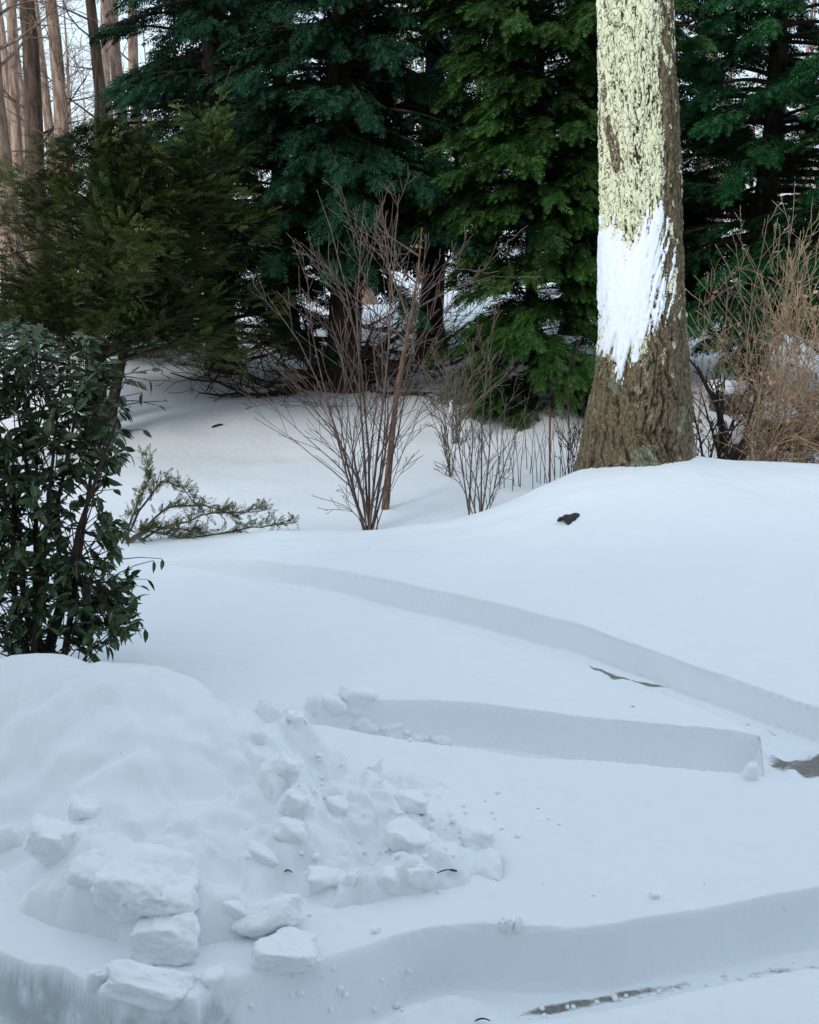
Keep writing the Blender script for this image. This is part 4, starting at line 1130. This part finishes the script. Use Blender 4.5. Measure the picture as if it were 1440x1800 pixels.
for k in range(34): spots.append((510 + 320 * r_.random(), 0, 5 + 9 * r_.random()))
for k in range(30): spots.append((900 + 540 * r_.random(), -1, 5 + 8 * r_.random()))
CV, CF, off = [], [], 0
cm = [(np.array([v.co[:] for v in me.vertices]), np.array([p.vertices[:] for p in me.polygons])) for me in crumb_me]
for k, (x, y, s) in enumerate(spots):
    if y == 0: y = np.interp(x, [510, 600, 700, 830], [1266, 1281, 1297, 1318]) - 6 + r_.normal(0, 4)
    if y == -1: y = np.interp(x, [860, 1050, 1440], [1805, 1765, 1690]) + r_.normal(-2, 5)
    p = hit(x, y); q = s * p[1] / FPX * (0.8 + 0.5 * r_.random()); a = r_.random() * 6
    V, F = cm[k % 4]
    V = V @ np.array([[math.cos(a), math.sin(a), 0], [-math.sin(a), math.cos(a), 0], [0, 0, 1]]) * q + p + np.array([0, 0, 0.2 * q])
    CV.append(V); CF.append(F + off); off += len(V)
link('snow_crumbs', mesh_np('snow_crumbs', np.concatenate(CV), np.concatenate(CF)), M_CHUNK, label='tiny crumbs of snow strewn about by shovelling', cat='snow crumbs', kind='stuff')

# ------------------------------------------------------------------ small things on the snow
def bark_piece():
    p = hit(1005, 911)
    s = p[1] / FPX
    L, w = 42 * s, 24 * s
    nu, nv = 22, 14
    u = np.linspace(-1, 1, nu); v = np.linspace(0, math.pi, nv)
    U, Vv = np.meshgrid(u, v, indexing='ij')
    prof = np.sqrt(np.clip(1 - ((U + 1) / 2) ** 2.6, 0.03, 1)) * (0.95 - 0.15 * U)
    rj = 1 + 0.12 * fbm(U * 3, Vv * 2, seed=91, octv=3)
    def shell(k): return np.stack([U * L / 2, -np.cos(Vv) * w * 0.6 * prof * k * rj, np.sin(Vv) * w * 0.62 * prof * k * rj + 0.15 * w * U], -1).reshape(-1, 3)
    A, B = shell(1.0), shell(0.80)
    i = np.arange(nu - 1)[:, None] * nv + np.arange(nv - 1)[None, :]
    F1 = np.stack([i, i + nv, i + nv + 1, i + 1], -1).reshape(-1, 4); F2 = F1[:, ::-1] + nu * nv
    e = []
    for k in range(nu - 1):
        for c in (0, nv - 1): e.append([k * nv + c, (k + 1) * nv + c, (k + 1) * nv + c + nu * nv, k * nv + c + nu * nv])
    for k in range(nv - 1):
        for c in (0, nu - 1): e.append([c * nv + k, c * nv + k + 1, c * nv + k + 1 + nu * nv, c * nv + k + nu * nv])
    V = np.concatenate([A, B]); F = np.concatenate([F1, F2, np.array(e)])
    m = bark_mat('bark_piece', (0.014, 0.012, 0.018), (0.09, 0.08, 0.085), 60, (1, 2, 1), 0.5)
    o = link('bark_piece', mesh_np('bark_piece', V, F), m, loc=(p[0], p[1], p[2] - 0.2 * w), label='small dark curled piece half sunk in the snow mound', cat='bark piece')
    o.rotation_euler = (0.0, -0.22, 0.55)
bark_piece()

def twig(px, py, px1, py1, label, r, mat, knot=0):
    a, b = hit(px, py), hit(px1, py1)
    a[2] += 0.006; b[2] += 0.02
    t = np.linspace(0, 1, 6)
    P = (b - a) * t[:, None] + np.array([0, 0, 0.012]) * np.sin(t * math.pi)[:, None]
    polys = [(P, np.array([r * .6, r, r, r * .9, r * .8 + knot, r * .5 + knot]))]
    V, F = tubes(polys, 6)
    link('fallen_twig', mesh_np('fallen_twig', V, F), mat, loc=a, label=label, cat='twig', group='twigs lying on the snow')
twig(500, 1535, 514, 1541, 'short dark twig lying on the heap above the flat lump', 0.0035, M_TWIG_DARK)
twig(768, 1537, 803, 1538, 'thin straight twig beside the angular snow lump', 0.0032, M_TWIG_GREY, 0.003)
twig(835, 1797, 862, 1802, 'dark twig at the bottom of the lower cut', 0.0035, M_TWIG_DARK)
twig(372, 752, 392, 748, 'dark twig on the shaded snow under the hemlock', 0.02, M_TWIG_DARK)

def litter():
    r_ = np.random.default_rng(77)
    P = []
    while len(P) < 230:
        x, y = r_.uniform(-4, 6), r_.uniform(4.2, 19) if r_.random() < 0.8 else r_.uniform(4.2, 9)
        if y < 9 and r_.random() < 0.72: continue
        P.append((x, y))
    P = np.array(P); z = surf_h(P[:, 0], P[:, 1])
    C = np.column_stack([P, z + 0.002])
    D = r_.normal(0, 1, (len(P), 3)); D[:, 2] *= 0.1
    V = leaf_soup(C, D, 0.010 + 0.022 * r_.random(len(P)) ** 2, 0.22, r_, 0.03)
    link('needle_litter', mesh_np('needle_litter', V, np.arange(len(V)).reshape(-1, 3), False), M_TWIG_GREY, label='tiny flecks of needle and bark litter on the snow', cat='litter', kind='stuff')
litter()

# snow-capped stones among the brambles
def stone(px, py, w, h, Y, label, seed):
    c = W(px, py, Y); s = Y / CP / FPX
    root = thing('snowy_stone', (c[0], Y, c[2] - h * s * 0.6), label, 'stone', 'snow-capped stones among the brambles')
    me = chunk_mesh((w * s, w * s * 0.7, h * s * 1.3), seed, 4, 9, rough=0.05)
    link('rock', me, bark_mat('rock' + str(seed), (0.05, 0.042, 0.035), (0.14, 0.12, 0.10), 8, (1, 1, 1)), root, loc=(0, 0, h * s * 0.3))
    me = chunk_mesh((w * s * 1.02, w * s * 0.72, h * s * 0.8), seed + 1, 4, 6, rough=0.05)
    link('snow_cap', me, M_PILE, root, loc=(0, -0.02, h * s * 0.75))
stone(1395, 748, 120, 48, 13.6, 'long snow-capped stone under the dense bramble', 701)
stone(1288, 770, 60, 60, 13.2, 'round snow-capped stone beside the trunk foot', 703)
stone(1282, 690, 70, 45, 15.0, 'snowy hump higher up between the open twigs', 705)
